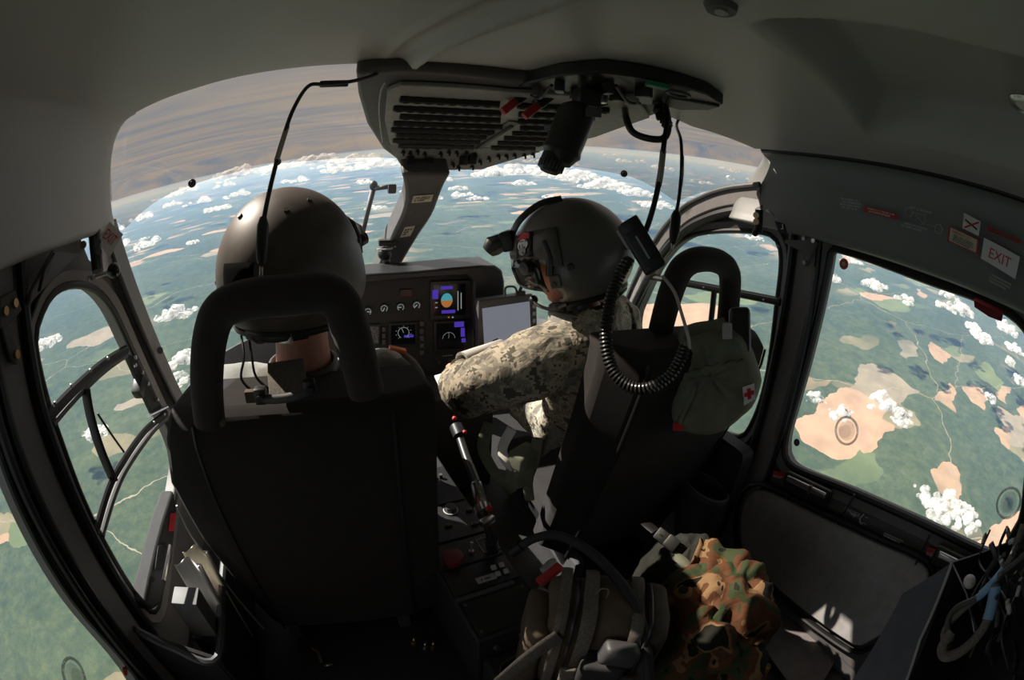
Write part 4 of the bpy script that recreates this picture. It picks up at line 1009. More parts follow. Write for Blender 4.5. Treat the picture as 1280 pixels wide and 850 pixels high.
b = MB(); b.sweep([hp((.80, .45, .25), .10), hp((.72, .62, .35), .22), hp((.66, .72, .36), .24)], [.012, .010, .014], 10); b.build('light_arm', M['black'], H)
b = MB(); q = [hp((-.5, -.8, -.80), .01), hp((-.2, -.98, -.86), .015), hp((.2, -.98, -.86), .015), hp((.5, -.8, -.8), .01)]; b.sweep(catmull(q, 5), .011, 8, flat=(1, .4)); b.build('nape_pad', M['black'], H)
b = MB(); b.sweep(catmull([hp((-.35, -.93, -.83), .02), hp((-.30, -.95, -.92), .03), hp((-.18, -.98, -.9), .03)], 4), .008, 8, flat=(1, .3)); b.build('nape_strap', M['tan'], H)
b = MB(); b.box(hp((.18, -.97, -.9), .02), (.03, .008, .02), hR, .003); b.build('strap_buckle', M['metal'], H)
# collar, cords and shoulder marks
cp = V((X0, .900, .762)); b = MB(); rows = []
for z, r in ((-.012, .082), (.012, .079), (.035, .076), (.035, .069), (.0, .068)):
    rows.append([cp+V((r*math.cos(a), r*.92*math.sin(a), z+.006*math.sin(a))) for a in (2*PI*k/28 for k in range(28))])
b.quadgrid(rows, closed_v=True); b.build('collar', M['darkgrey'], PL, smooth='all')
for dx in (0, .016):
    b = MB(); b.sweep(catmull([hp((-.70, -.55, -.86), .02)+V((dx, 0, 0)), V((-.505+dx, .80, .85)), V((-.515+dx*2, .79, .81)), V((-.49+dx*2.5, .80, .77))], 6), .0028, 6); b.build('headset_cable', M['rubber'], PL)
p = V((-.195, .905, .835))
b = MB(); b.box(at(497, 437, .985), (.038, .02, .008), Matrix.Rotation(.3, 3, 'Y'), .002); b.build('orange_flap', M['orange'], PL)
b = MB(); b.sweep(catmull([at(468, 441, .96), at(480, 438, .975), at(490, 441, .97), at(498, 446, .96)], 4), .009, 8, flat=(.5, 1.2)); b.build('white_strap', M['paper'], PL)
b = MB(); b.sweep(catmull([at(500, 440, .99), at(516, 452, .98), at(526, 470, .96), at(528, 490, .95)], 4), .010, 8, flat=(.4, 1.2)); b.build('shoulder_strap', M['webbing'], PL)

# ---------------- right pilot, leaning to the centre, looking down at a chart
ha = math.radians(-60)
gc = at(716, 318, 1.15); gR = frame(V((math.sin(ha), math.cos(ha), -.32)))
J = {'pelvis': (V((.46, 1.18, .37)), (.15, .11), (.165, .125)), 'spine': (V((.41, 1.10, .54)), (.14, .10), (.16, .12)), 'chest': (V((.335, 1.02, .70)), (.15, .11), (.17, .125)),
     'neck': (at(728, 402, 1.13), .058, .078), 'skull': (at(722, 365, 1.14), .062, 0),
     'clav_l': (at(722, 432, 1.10), .065, .085), 'sho_l': (at(690, 448, 1.07), .062, .092), 'arm_l': (at(628, 472, 1.07), .052, .084), 'elb_l': (at(578, 492, 1.08), .044, .070), 'fore_l': (at(575, 478, 1.22), .038, .055), 'wri_l': (at(583, 462, 1.33), .028, .042),
     'clav_r': (V((.43, 1.06, .80)), .06, .08), 'sho_r': (V((.50, 1.10, .77)), .06, .085), 'arm_r': (V((.53, 1.15, .64)), .05, .075), 'elb_r': (V((.50, 1.26, .53)), .042, .06), 'fore_r': (V((.40, 1.36, .52)), .038, .052), 'wri_r': (V((.29, 1.42, .54)), .028, .040)}
for s, k in (('l', -1), ('r', 1)):
    J['hip_'+s] = (V((.46+k*.09, 1.22, .36)), .085, .10); J['kne_'+s] = (V((.44+k*.16, 1.60, .43)), .058, .075); J['ank_'+s] = (V((.44+k*.13, 1.84, .12)), .042, .058); J['toe_'+s] = (V((.44+k*.14, 1.98, .08)), .032, 0)
PR = person((.46, 1.18, .25), 'person in the right seat leaning inward in digital camouflage and green visored helmet', J, gc+gR @ V((0, .012, -.022)), gR, M['acu'], 'camouflage_jacket')
G, gp = helmet(PR, gc, gR, M['helmet'], k=.96)
# visor housing with a raised lens, emblem patch and night vision mount
vr = []
for i in range(17):
    t = -1.45+2.9*i/16
    vr.append([gp(V((math.sin(t), math.cos(t), z)), l) for z, l in ((.12-.25*max(0, abs(t)-.9), .05), (.28, .075), (.55, .075), (.70+.05*math.cos(t), .02))])
b = MB(); b.quadgrid(vr); o = b.build('visor_housing', M['helmet'], G, smooth='all'); o.modifiers.new('s', 'SOLIDIFY').thickness = .005
rows = [[gp(V((math.sin(t)*1.0, math.cos(t), z)), l) for z, l in ((.20, .055), (0, .07), (-.22, .065), (-.40+.12*math.cos(t*1.3), .05))] for t in (-1.1+2.2*i/16 for i in range(17))]
b = MB(); b.quadgrid(rows); b.build('visor', M['visor'], G, smooth='all').modifiers.new('s', 'SOLIDIFY').thickness = .003
for d, r_ in (((-.80, .62, .05), .018), ((.8, .62, .05), .018)):
    p = gp(d, .08); n = (p-gc).normalized(); b = MB(); b.cyl(p-n*.01, p+n*.016, r_, r_*.85, 14); b.build('visor_knob', M['black'], G)
p0 = gp((-.97, .30, .10), .05); b = MB(); b.sweep(catmull([gp((-.93, .36, .42), .06), gp((-.97, .30, .15), .055), gp((-.95, .36, -.12), .055)], 5), .010, 8, flat=(1, .4)); b.build('visor_track', M['black'], G)
b = MB(); b.prism([gp((-.93, .36, -.10), .07), gp((-.98, .2, -.12), .05), gp((-.97, .22, -.34), .05), gp((-.90, .38, -.34), .06)], gR @ V((.006, 0, 0))); b.build('visor_arm', M['helmet'], G, bevel=.003)
for d in ((-.96, .28, .50), (-1, .02, -.05), (-.55, -.85, .02), (-.95, .32, -.26), (-.9, .42, .30)):
    p = gp(d, .03); n = (p-gc).normalized(); b = MB(); b.cyl(p-n*.006, p+n*.004, .008, .007, 12); b.build('bolt', M['black'], G)
o = patch_on(gp, gc, gR, (-.72, .66, .42), (.22, .30, 0), (0, 0, .44), 5, 5, .085, 0).build('emblem_patch', M['black'], G, smooth='all'); o.modifiers.new('s', 'SOLIDIFY').thickness = .003
def disc_on(hp, d0, du, dv, lift, a0=0, a1=2*PI):
    b = MB(); rows = []
    for i in range(5):
        q = max(i/4, .02); rows.append([hp(V(d0)+V(du)*q*math.cos(a)+V(dv)*q*math.sin(a), lift) for a in (a0+(a1-a0)*k/20 for k in range(21))])
    b.quadgrid(rows); return b
du_, dv_ = V((.10, .135, 0)), V((0, 0, 1))
E0 = V((-.72, .66, .42)); par = o
disc_on(gp, E0+dv_*.08, du_*.85, dv_*.13, .105, 0, PI).build('emblem_red_cap', M['redtxt'], par, smooth='all')
disc_on(gp, E0+dv_*.14-du_*.35, du_*.5, dv_*.07, .104).build('emblem_red_cap', M['redtxt'], par, smooth='all')
disc_on(gp, E0-dv_*.015, du_*.72, dv_*.095, .104).build('emblem_face', M['white'], par, smooth='all')
disc_on(gp, E0-dv_*.12, du_*.45, dv_*.07, .104).build('emblem_jaw', M['ltgrey'], par, smooth='all')
for a_, c_, w_, h_, m_ in ((-.45, .05, .10, .03, 'greyp'), (.1, .04, .30, .010, 'darkgrey'), (-.05, -.03, .10, .03, 'ltgrey'), (.35, -.04, .10, .035, 'greyp'), (-.3, -.07, .12, .02, 'darkgrey'), (-.15, -.15, .10, .018, 'black')):
    disc_on(gp, E0+du_*a_+dv_*c_, du_*w_, dv_*h_, .110).build('emblem_mark', M[m_], par, smooth='all')
b = MB(); p = gp((-.25, .95, .50), .12); b.box(p, (.06, .03, .05), gR, .006); b.build('goggle_mount', M['black'], G)
b = MB(); b.sweep([p+gR @ V((-.01, .015, .0)), p+gR @ V((-.01, .040, -.004)), p+gR @ V((-.01, .055, -.014))], [.022, .026, .018], 12, flat=(1, .7)); b.build('goggle_latch', M['black'], G)
b = MB(); b.sweep(catmull([gp((-.3, .9, .62), .1), gp((-.35, .70, .85), .11), gp((-.25, .3, .98), .07), gp((-.2, -.05, 1), .02)], 5), .010, 8, flat=(.5, 1.4)); b.build('goggle_strap', M['black'], G)
rim = [gp(V((math.sin(a), math.cos(a), -.86)), .004) for a in (PI*.30+(PI*1.4)*k/30 for k in range(31))]
b = MB(); b.sweep(rim, .007, 8); b.build('edge_roll', M['rubber'], G)
o = patch_on(gp, gc, gR, (-.25, -1, .05), (.35, -.05, 0), (0, 0, .36), 6, 5, .012, 0).build('velcro_patch', M['velcro'], G, smooth='all'); o.modifiers.new('s', 'SOLIDIFY').thickness = .003
# boom microphone, chin strap, cable loop
b = MB(); b.sweep(catmull([gp((-.95, .25, -.75), .04), gp((-.75, .62, -.88), .06), gp((-.45, .92, -.80), .05), gp((-.22, 1.0, -.72), .02)], 6), .0045, 8); b.ell(gp((-.22, 1.0, -.72), .02), (.014, .012, .012), gR); b.build('boom_microphone', M['black'], G)
b = MB(); b.sweep(catmull([gp((-.9, .25, -.84), .0), gp((-.6, .4, -1.1), -.02), gp((-.2, .45, -1.2), -.05)], 5), .010, 8, flat=(.35, 1)); b.build('chin_strap', M['olive'], G)
b = MB(); b.sweep(catmull([gp((-.85, -.1, -.92), .02), gp((-.9, .1, -1.05), .06), gp((-.8, -.3, -1.1), .06), gp((-.55, -.7, -.98), .05), gp((-.2, -.95, -.9), .04)], 6), .005, 7); b.build('communication_cable', M['rubber'], G)
for d in ((-.9, .2, -.86), (-.88, .0, -.9), (-.82, .42, -.82)):
    b = MB(); b.box(gp(d, .03), (.012, .022, .016), gR, .003); b.build('strap_snap', M['black'], G)
# collar, sleeve pocket seam, survival vest under the arm
cp = J['neck'][0]; b = MB(); rows = []; nx = (J['skull'][0]-cp).normalized()
for z, r in ((-.02, .090), (.008, .086), (.034, .080), (.034, .072), (.0, .070)):
    rows.append([cp+nx*z+V((r*math.cos(a), r*.95*math.sin(a), 0)) for a in (2*PI*k/28 for k in range(28))])
b.quadgrid(rows, closed_v=True); b.build('collar', M['flight'], PR, smooth='all')
b = MB(); b.sweep([J['wri_l'][0], J['wri_l'][0].lerp(J['fore_l'][0], .2)], [.046, .05], 14); b.build('cuff', M['acu'], PR)
for (pth, w_, m, nm) in (([at(612, 530, 1.06), at(604, 560, 1.10), at(618, 590, 1.14), at(640, 615, 1.18)], .03, 'olive', 'vest_strap'), ([at(640, 536, 1.05), at(628, 560, 1.08), at(634, 578, 1.08), at(652, 590, 1.1)], .024, 'paper', 'light_strap'), ([at(700, 535, 1.07), at(680, 560, 1.10), at(655, 575, 1.12), at(640, 572, 1.12)], .03, 'webbing', 'lap_belt'), ([at(672, 548, 1.06), at(668, 575, 1.10), at(660, 600, 1.14), at(662, 625, 1.18)], .026, 'olive', 'vest_strap')):
    b = MB(); b.sweep(catmull(pth, 5), w_*.5, 8, flat=(.35, 1), up=facing(pth[0])); b.build(nm, M[m], PR)
b = MB(); q = at(655, 572, 1.09); b.box(q, (.07, .05, .05), Matrix.Rotation(.5, 3, 'Z'), .012, 3); b.build('vest_pouch', M['olive'], PR)
b = MB(); b.box(at(650, 590, 1.12), (.06, .05, .07), Matrix.Rotation(.2, 3, 'Z'), .012, 3); b.build('vest_pouch', M['olive'], PR)
# rolled chart held by the right pilot
e = thing('rolled_chart', at(600, 444, 1.30), 'white rolled paper chart held in front of the camouflage sleeve', 'chart')
a, c = at(577, 450, 1.27), at(626, 433, 1.42); b = MB(); rows = []; ax_ = (c-a).normalized(); u_ = ax_.orthogonal().normalized(); w_ = ax_.cross(u_)
for k in range(60):
    q = 2*PI*k/24; r = .016+.007*k/60; rows.append([a+(u_*math.cos(q)+w_*math.sin(q))*r, c+(u_*math.cos(q)+w_*math.sin(q))*r])
b.quadgrid(rows); b.build('paper_roll', M['paper'], e, smooth='all', solid=.0008)
e = thing('chart_sheet', at(560, 468, 1.28), 'pale green folded sheet lying below the rolled chart', 'paper')
b = MB(); b.prism([at(543, 471, 1.30), at(566, 464, 1.32), at(572, 476, 1.26), at(548, 482, 1.25)], (0, 0, .004)); b.build('folded_sheet', mat('pale_green_paper', (.5, .58, .48), .8), e, smooth=False)
# ------------------------------------------------------------------ cords and handset
def cord(name, pts, r, m, label, cat='cord', extra=None, group=None):
    e = thing(name, pts[0], label, cat, group); b = MB(); b.sweep(catmull(pts, 7), r, 9); b.build('cable', m, e); return e
pts = [V((-.235, .965, 1.418)), V((-.245, .962, 1.39)), onz(440, 97, 1.372)-V((0, 0, .008)), onz(405, 98, 1.372)-V((0, 0, .012)), at(385, 108, .96), at(366, 138, .90), at(352, 180, .84), at(340, 225, .79), at(332, 262, .75), at(329, 280, .74)]
e = cord('hanging_headset_cord', pts, .0042, M['rubber'], 'black headset cord hanging from the headliner to the brown helmet', 'cord')
b = MB(); b.sweep(catmull([at(359, 158, .873), at(352, 180, .838), at(346, 200, .815)], 5), .0052, 9); b.build('sleeve', M['tubeg'], e)
b = MB(); b.box(onz(418, 99, 1.372)-V((0, 0, .010)), (.06, .014, .014), bev=.004); b.build('cord_clamp', M['black'], e)
b = MB(); b.sweep([at(329, 272, .74), at(328.5, 282, .735), at(327.5, 305, .725), at(327, 324, .72), at(326.5, 330, .718)], [.006, .010, .0105, .009, .006], 12); b.build('connector', M['black'], e)
b = MB(); b.sweep([at(327, 330, .72), at(326, 347, .715)], .0032, 8); b.build('plug_pin', M['metal'], e)
HL = [fz(833, 130, .002), at(834, 150, 1.03), at(830, 180, .99), at(826, 215, .95), at(819, 250, .92), at(811, 278, .908), at(804, 296, .905)]
e = cord('hanging_handset_cord', HL, .0058, M['rubber'], 'thick black cord with grey sleeve hanging behind the black handset', 'cord')
b = MB(); b.sweep(catmull([at(829, 188, .982), at(826, 215, .949), at(823, 232, .936)], 5), .0068, 9); b.build('sleeve', M['tubeg'], e)
HR = [onz(846, 152, 1.385)+V((.02, .0, .03)), onz(846, 152, 1.385)-V((0, 0, .01)), at(851, 175, 1.14), at(852, 210, 1.10), at(849, 245, 1.06), at(845, 268, 1.04)]
e = cord('hanging_headset_cord', HR, .0042, M['rubber'], 'thin black cord right of the handset ending in a plug over the right headrest', 'cord')
b = MB(); b.sweep(catmull([at(852.5, 195, 1.12), at(852, 218, 1.092), at(850.5, 232, 1.076)], 5), .0052, 9); b.build('sleeve', M['tubeg'], e)
b = MB(); b.sweep([at(845.5, 264, 1.04), at(845, 270, 1.035), at(843, 290, 1.02), at(841, 303, 1.01)], [.007, .012, .012, .008], 12); b.build('connector', M['black'], e)
b = MB(); b.sweep([at(841, 303, 1.01), at(840, 312, 1.0)], .003, 8); b.build('plug_pin', M['metal'], e)
# handset
Hs = thing('radio_handset', at(802, 307, .90), 'black handset box hanging in front of the right headrest with a coiled cord', 'handset')
hu = unit(at(826, 345, .90)-at(782, 272, .90)); hn = facing(at(802, 307, .9)); hw = hu.cross(hn).normalized(); hn = hw.cross(hu)
HM = Matrix((hw, hn, hu)).transposed()
hc0 = at(802, 307, .90)
b = MB(); b.box(hc0, (.048, .034, .112), HM, .008, 3); b.build('handset_body', M['black'], Hs)
b = MB(); b.box(hc0-hu*.044-hw*.004, (.040, .040, .026), HM, .005); b.build('handset_head', M['black'], Hs)
b = MB(); b.box(hc0-hu*.028+hw*.0255*(1 if at(770, 290, .9).dot(hw) > hc0.dot(hw) else -1), (.006, .022, .042), HM, .002); b.build('talk_switch', M['ltgrey'], Hs)
b = MB(); b.box(hc0+hn*.019+hu*.004, (.004, .002, .05), HM, .0008); b.build('light_strip', M['ltgrey'], Hs)
for k in (-.04, .045):
    b = MB(); b.cyl(hc0+hn*.016+hu*k+hw*.012, hc0+hn*.021+hu*k+hw*.012, .004, n=10); b.build('screw', M['darkgrey'], Hs)
cp_ = catmull([at(787, 322, .895), at(774, 345, .885), at(762, 380, .88), at(757, 420, .878), at(764, 458, .876), at(783, 481, .874), at(808, 486, .872), at(835, 472, .875), at(850, 450, .88), at(856, 432, .885)], 14)
cp_ = resample(cp_, 640, closed=False); hel = []; prev = V((0, 1, 0))
for i, p in enumerate(cp_):
    t = (cp_[min(i+1, 639)]-cp_[max(i-1, 0)]).normalized(); u = (prev-t*prev.dot(t)).normalized(); prev = u; w = t.cross(u); a = i*2*PI/11.5
    hel.append(p+(u*math.cos(a)+w*math.sin(a))*.0098)
b = MB(); b.sweep(hel, .0033, 6); b.build('coiled_cord', mat('coil_cord_rubber', (.022, .022, .022), .3), Hs)
b = MB(); b.sweep(catmull([at(828, 345, .89), at(843, 365, .88), at(852, 392, .875), at(860, 420, .875), at(862, 436, .88)], 6), .0035, 8); b.build('straight_cord', M['tubeg'], Hs)

# ------------------------------------------------------------------ first aid bag on the right seat
def ba(u, v, r): return at(u, v, r*.94)
Fb = thing('first_aid_bag', ba(893, 470, 1.10), 'olive first aid bag with red cross patch hanging behind the right headrest', 'bag')
fc = ba(893, 476, 1.12); fn = facing(fc); fu = V((0, 0, 1)); fr = fu.cross(fn).normalized()*1; fr = -fn.cross(fu).normalized()*-1
fr = unit(ba(940, 470, 1.12)-ba(850, 470, 1.12)); fu = unit(ba(893, 420, 1.12)-ba(893, 530, 1.12)); fu = (fu-fr*fu.dot(fr)).normalized(); fd = fr.cross(fu).normalized()
if fd.dot(facing(fc)) < 0: fd = -fd
def bagpt(x, y, z): return fc+fr*x+fu*y+fd*z
OUT = [(842, 470), (846, 440), (852, 415), (872, 405), (905, 404), (922, 415), (936, 432), (947, 462), (950, 478), (940, 505), (925, 520), (900, 538), (872, 540), (846, 530), (841, 505)]
ol = resample(catmull([ba(u, v, 1.13) for u, v in OUT], 5, True), 48)
b = MB(); rows = []; cc = sum(ol, V())/48
for k, (s, d) in enumerate(((1.0, -.05), (1.03, -.02), (1.02, .02), (.93, .045), (.75, .062), (.5, .07), (.25, .073), (.05, .074))):
    rows.append([cc+(p-cc)*s+fd*(d+ (.010*noise.noise(p*26+V((k*.3, 0, 0)))+.006*noise.noise(p*60+V((0, k*.4, 0)))) * (1 if k > 1 else .3)) for p in ol])
g = b.quadgrid(rows, closed_v=True); b.b.faces.new(g[0]); b.b.faces.new(list(reversed(g[-1])))
b.build('bag_body', M['olive'], Fb, smooth='all')
q = [ba(u, v, 1.058) for u, v in ((848, 462), (870, 452), (900, 446), (928, 440), (938, 450), (934, 458), (905, 462), (872, 472), (850, 478))]
b = MB(); b.sweep(catmull([ba(846, 474, 1.065), ba(868, 468, 1.05), ba(900, 459, 1.045), ba(930, 455, 1.06)], 8), [.010+.003*math.sin(i*1.7) for i in range(25)], 9, flat=(1, .5)); b.build('flap_hem', M['olive'], Fb, smooth='all')
b = MB(); b.sweep(catmull([ba(872, 470, 1.055), ba(866, 492, 1.045), ba(856, 512, 1.055), ba(850, 528, 1.075)], 6), .006, 8); b.build('seam_fold', M['olive'], Fb)
b = MB(); b.sweep(catmull([ba(856, 424, 1.075), ba(868, 412, 1.07), ba(890, 408, 1.07), ba(906, 404, 1.075)], 6), .014, 8, flat=(1, .5)); b.build('zip_band', mat('light_olive', (.14, .15, .10), .8, bump=.4, bs=600), Fb)
b = MB(); b.box(ba(909, 414, 1.05), (.022, .01, .035), Matrix((fr, fd, fu)).transposed(), .004); b.build('zip_pull', M['ltgrey'], Fb)
b = MB(); b.box(ba(925, 415, 1.10), (.05, .04, .11), Matrix((fr, fd, fu)).transposed(), .015, 3); b.build('side_sleeve', M['black'], Fb)
pq = [(928, 484), (943, 479), (944, 499), (930, 507)]; r0 = 1.062
pp_ = [ba(u, v, r0) for u, v in pq]; b = MB(); b.prism(pp_, -facing(pp_[0])*.012); pt = b.build('white_patch', M['white'], Fb, smooth=False)
xd = unit(pp_[1]-pp_[0]); yd = unit(pp_[0]-pp_[3]); c = sum(pp_, V())/4+facing(pp_[0])*.001; h = .0115
for a, d_ in ((xd*h, yd*h*.38), (xd*h*.38, yd*h)):
    b = MB(); b.prism([c-a-d_, c+a-d_, c+a+d_, c-a+d_], facing(c)*.001); b.build('red_cross', M['redtxt'], pt, smooth=False)
e = thing('red_tag', at(847, 533, 1.02), 'small red fabric tag hanging under the olive first aid bag', 'tag')
pp_ = [at(u, v, 1.02) for u, v in ((841, 528), (854, 529), (854, 539), (841, 538))]; b = MB(); b.prism(pp_, facing(pp_[0])*.004); b.build('tag_cloth', mat('bright_red_cloth', (.6, .03, .02), .7), e, bevel=.001)
b = MB(); b.sweep([at(847, 529, 1.019), at(850, 520, 1.016)], .003, 6); b.build('tag_loop', M['black'], e)

# ------------------------------------------------------------------ signs, placards and print on the right lining
def rwall(u, v): return onx(u, v, .772)
def placard(name, px, m, label, cat, x=None, r=None, th=.002):
    pts = [onx(u, v, x) if x is not None else at(u, v, r) for u, v in px]
    n = facing(sum(pts, V())/len(pts)); nn = (pts[1]-pts[0]).cross(pts[3]-pts[0]).normalized()
    if nn.dot(n) < 0: nn = -nn
    e = thing(name, pts[3], label, cat); b = MB(); b.prism(pts, -nn*th); b.build('plate', m, e, smooth=False)
    xd = (pts[1]-pts[0]); yd = (pts[0]-pts[3]); return e, pts, xd, yd, nn
XS = .755
e, pts, xd, yd, nn = placard('exit_sign', [(1230, 297), (1275, 321), (1269, 349), (1226, 323)], M['white'], 'white sign reading EXIT in red on the right lining above the cabin window', 'sign', x=XS)
text('EXIT', pts[3]+xd*.17+yd*.24+nn*.0003, xd, yd, yd.length*.48, M['redtxt'], e)
e, pts, xd, yd, nn = placard('no_smoking_sign', [(1205, 266), (1226, 277), (1223, 295), (1203, 285)], M['white'], 'white square no smoking sign above the cream placard', 'sign', x=XS-.001)
o_ = pts[3]+nn*.0008; C_ = lambda x, y: o_+xd*x+yd*y
b = MB(); b.prism([C_(.12, .55), C_(.85, .32), C_(.85, .44), C_(.12, .67)], nn*.0006); b.build('cigarette', M['black'], e, smooth=False)
b = MB(); b.prism([C_(.08, .12), C_(.16, .08), C_(.93, .86), C_(.86, .92)], nn*.0009); b.build('red_bar', M['redtxt'], e, smooth=False)
e, pts, xd, yd, nn = placard('emergency_placard', [(1186, 282), (1224, 300), (1222, 318), (1184, 301)], M['red'], 'cream placard with red border below the no smoking sign', 'placard', x=XS)
cc = sum(pts, V())/4; b = MB(); b.prism([cc+(p-cc)*V((1, 1, 1)).x*.88+nn*.0004 for p in pts], nn*.0004); b.build('cream_field', M['placard'], e, smooth=False)
text('EMERGENCY EXIT', pts[3]+xd*.12+yd*.70+nn*.001, xd, yd, yd.length*.14, M['redtxt'], e)
scribble(pts[3]+xd*.15+yd*.15+nn*.001, xd, yd, xd.length*.7, yd.length*.48, 4, M['darkgrey'], e, seed=11)
e, pts, xd, yd, nn = placard('red_warning_label', [(1080, 257), (1122, 267), (1122, 275), (1080, 265)], M['red'], 'long red warning label left of the handle diagram on the right lining', 'label', x=XS+.004, th=.001)
scribble(pts[3]+xd*.06+yd*.12+nn*.0004, xd, yd, xd.length*.88, yd.length*.76, 2, M['placard'], e, seed=12)
e, pts, xd, yd, nn = placard('red_warning_label', [(1234, 282), (1276, 300), (1276, 306), (1233, 288)], M['red'], 'narrow red warning label just above the right EXIT sign', 'label', x=XS-.002, th=.001)
scribble(pts[3]+xd*.1+yd*.1+nn*.0004, xd, yd, xd.length*.85, yd.length*.75, 2, M['darkgrey'], e, seed=13)
def decal_print(name, px, rows, label, x, m='ltgrey', seed=1):
    pts = [onx(u, v, x) for u, v in px]; xd = pts[1]-pts[0]; yd = pts[0]-pts[3]; nn = xd.cross(yd).normalized()
    if nn.dot(facing(pts[0])) < 0: nn = -nn
    o = scribble(pts[3], xd, yd, xd.length, yd.length, rows, M[m], None, name=name, seed=seed); return tag(o, label, 'lettering')
decal_print('printed_lettering', [(1050, 246), (1076, 250), (1076, 264), (1050, 260)], 4, 'four rows of tiny grey print left of the long red warning label', XS+.004, seed=21)
decal_print('printed_lettering', [(1235, 339), (1264, 354), (1262, 366), (1233, 351)], 3, 'rows of tiny grey print directly below the right EXIT sign', XS, seed=22)
decal_print('printed_lettering', [(1127, 276), (1160, 285), (1158, 292), (1125, 283)], 2, 'two rows of tiny grey print below the handle diagram', XS+.003, seed=23)
decal_print('printed_lettering', [(1135, 256), (1175, 267), (1174, 271), (1134, 260)], 1, 'single row of tiny grey print above the handle diagram', XS+.003, seed=24)
e = thing('handle_diagram', onx(1155, 275, XS+.003), 'grey outline diagram of a window handle printed on the right lining', 'diagram')
def rl(u, v): return onx(u, v, XS+.002)
for k, (u, v) in enumerate(((1136, 265), (1173, 286))):
    c = rl(u, v); b = MB(); b.sweep([c+V((0, .010*math.cos(a), .010*math.sin(a))) for a in (2*PI*j/18 for j in range(18))], .0011, 5, closed=True); b.build('ring_outline', M['ltgrey'], e)
b = MB(); b.sweep([rl(1140, 265), rl(1155, 269), rl(1155, 281), rl(1150, 280)], .001, 5); b.build('handle_outline', M['ltgrey'], e)
b = MB(); b.sweep([rl(1157, 267), rl(1157, 280), rl(1169, 284)], .001, 5); b.build('handle_outline', M['ltgrey'], e)
b = MB(); b.sweep([rl(1144, 268), rl(1154, 280)], .001, 5); b.build('handle_outline', M['ltgrey'], e)
e, pts, xd, yd, nn = placard('exit_sign', [(137, 277), (154, 293), (137, 322), (121, 300)], M['white'], 'white sign reading EXIT in red on the left windscreen pillar', 'sign', r=1.075)
text('EXIT', pts[3]+xd*.14+yd*.26+nn*.0003, xd, yd, yd.length*.5, M['redtxt'], e, width=xd.length*.74)
# ------------------------------------------------------------------ left door fittings
e = thing('gas_strut', at(123, 285, 1.05), 'black gas strut on the upper left door frame beside the EXIT sign', 'strut')
b = MB(); b.sweep([at(115, 286, 1.06), at(121, 340, 1.0)], .011, 12); b.build('strut_body', M['rubber'], e)
b = MB(); b.sweep([at(122, 284, 1.055), at(126, 338, 1.0)], .0075, 10); b.build('strut_rail', M['greyp'], e)
for u, v in ((124, 315), (123, 302)):
    b = MB(); p = at(u, v, 1.01); b.cyl(p, p+facing(p)*.008, .007, n=10); b.build('rivet', M['metal'], e)
e = thing('door_lever', at(128, 345, 1.0), 'metal lever with black ball knob below the left EXIT sign', 'lever')
b = MB(); b.sweep([at(115, 347, .99), at(134, 341, .985)], .0045, 10); b.build('lever_rod', M['metal'], e)
b = MB(); b.sweep([at(114, 344, .99), at(115, 350, .99)], .010, 10); b.build('lever_pivot', M['metal'], e)
b = MB(); b.ell(at(142, 338, .98), .016); b.build('ball_knob', mat('gloss_black_knob', (.01, .01, .01), .12), e)
e = thing('hinge_bracket', onx(20, 400, XL+.03), 'grey hinge plate with brass bolts at the far left door top', 'bracket')
def lw(u, v, l=.03): return onx(u, v, XL+l)
b = MB(); b.prism([lw(0, 372), lw(20, 362), (lw(28, 388)), lw(8, 410), lw(0, 412)], (-.012, 0, 0)); b.build('upper_plate', M['darkgrey'], e, bevel=.003)
b = MB(); b.prism([lw(2, 408), lw(12, 404), lw(26, 440), lw(22, 456), lw(14, 452)], (-.012, 0, 0)); b.build('lower_plate', M['darkgrey'], e, bevel=.003)
for u, v in ((6, 389), (18, 379), (20, 443)):
    b = MB(); p = lw(u, v, .031); b.cyl(p, p+V((.006, 0, 0)), .008, .007, 12); b.build('brass_bolt', M['brass'], e)
e = thing('door_top_lever', onx(60, 340, XL+.05), 'dark pointed release lever under the left side lining', 'lever')
b = MB(); b.prism([lw(66, 316, .05), lw(52, 338, .06), lw(46, 366, .06), lw(56, 344, .05)], (.01, 0, 0)); b.build('lever_blade', M['rubber'], e, bevel=.002)
b = MB(); b.prism([lw(68, 312, .045), lw(100, 318, .045), lw(36, 382, .045), lw(40, 362, .045)], (-.01, 0, 0)); b.build('lever_plate', M['frame'], e, bevel=.003)
b = MB(); p = lw(104, 306, .05); b.cyl(p, p+facing(p)*.008, .008, n=12); b.build('brass_bolt', M['brass'], e)
# curved bars across the left door window (sliding vent window frame)
VW = thing('sliding_vent_window', onx(150, 500, XL+.02), 'black curved frame bars of the vent window in the left cockpit door', 'vent window')
def vw(u, v, l=.018): return onx(u, v, XL+l)
b = MB(); b.sweep(catmull([vw(60, 522), vw(92, 488), vw(128, 456), vw(158, 437)], 7), .012, 8, flat=(1, .7)); b.build('upper_bar', M['rubber'], VW)
b = MB(); b.sweep(catmull([vw(66, 530, .012), vw(98, 494, .012), vw(130, 464, .012), vw(158, 444, .012)], 7), .007, 8); b.build('upper_rail', M['greyp'], VW)
b = MB(); b.sweep(catmull([vw(120, 665), vw(137, 608), vw(152, 580), vw(180, 540), vw(208, 516)], 7), .010, 8, flat=(1, .7)); b.build('lower_bar', M['rubber'], VW)
b = MB(); b.sweep(catmull([vw(127, 670, .012), vw(144, 615, .012), vw(160, 582, .012), vw(190, 540, .012), vw(209, 522, .012)], 7), .008, 8); b.build('lower_rail', M['sill'], VW)
b = MB(); b.sweep(catmull([vw(107, 486), vw(113, 520), vw(125, 560), vw(142, 600)], 7), .014, 8, flat=(1, .6)); b.build('middle_bar', M['rubber'], VW)
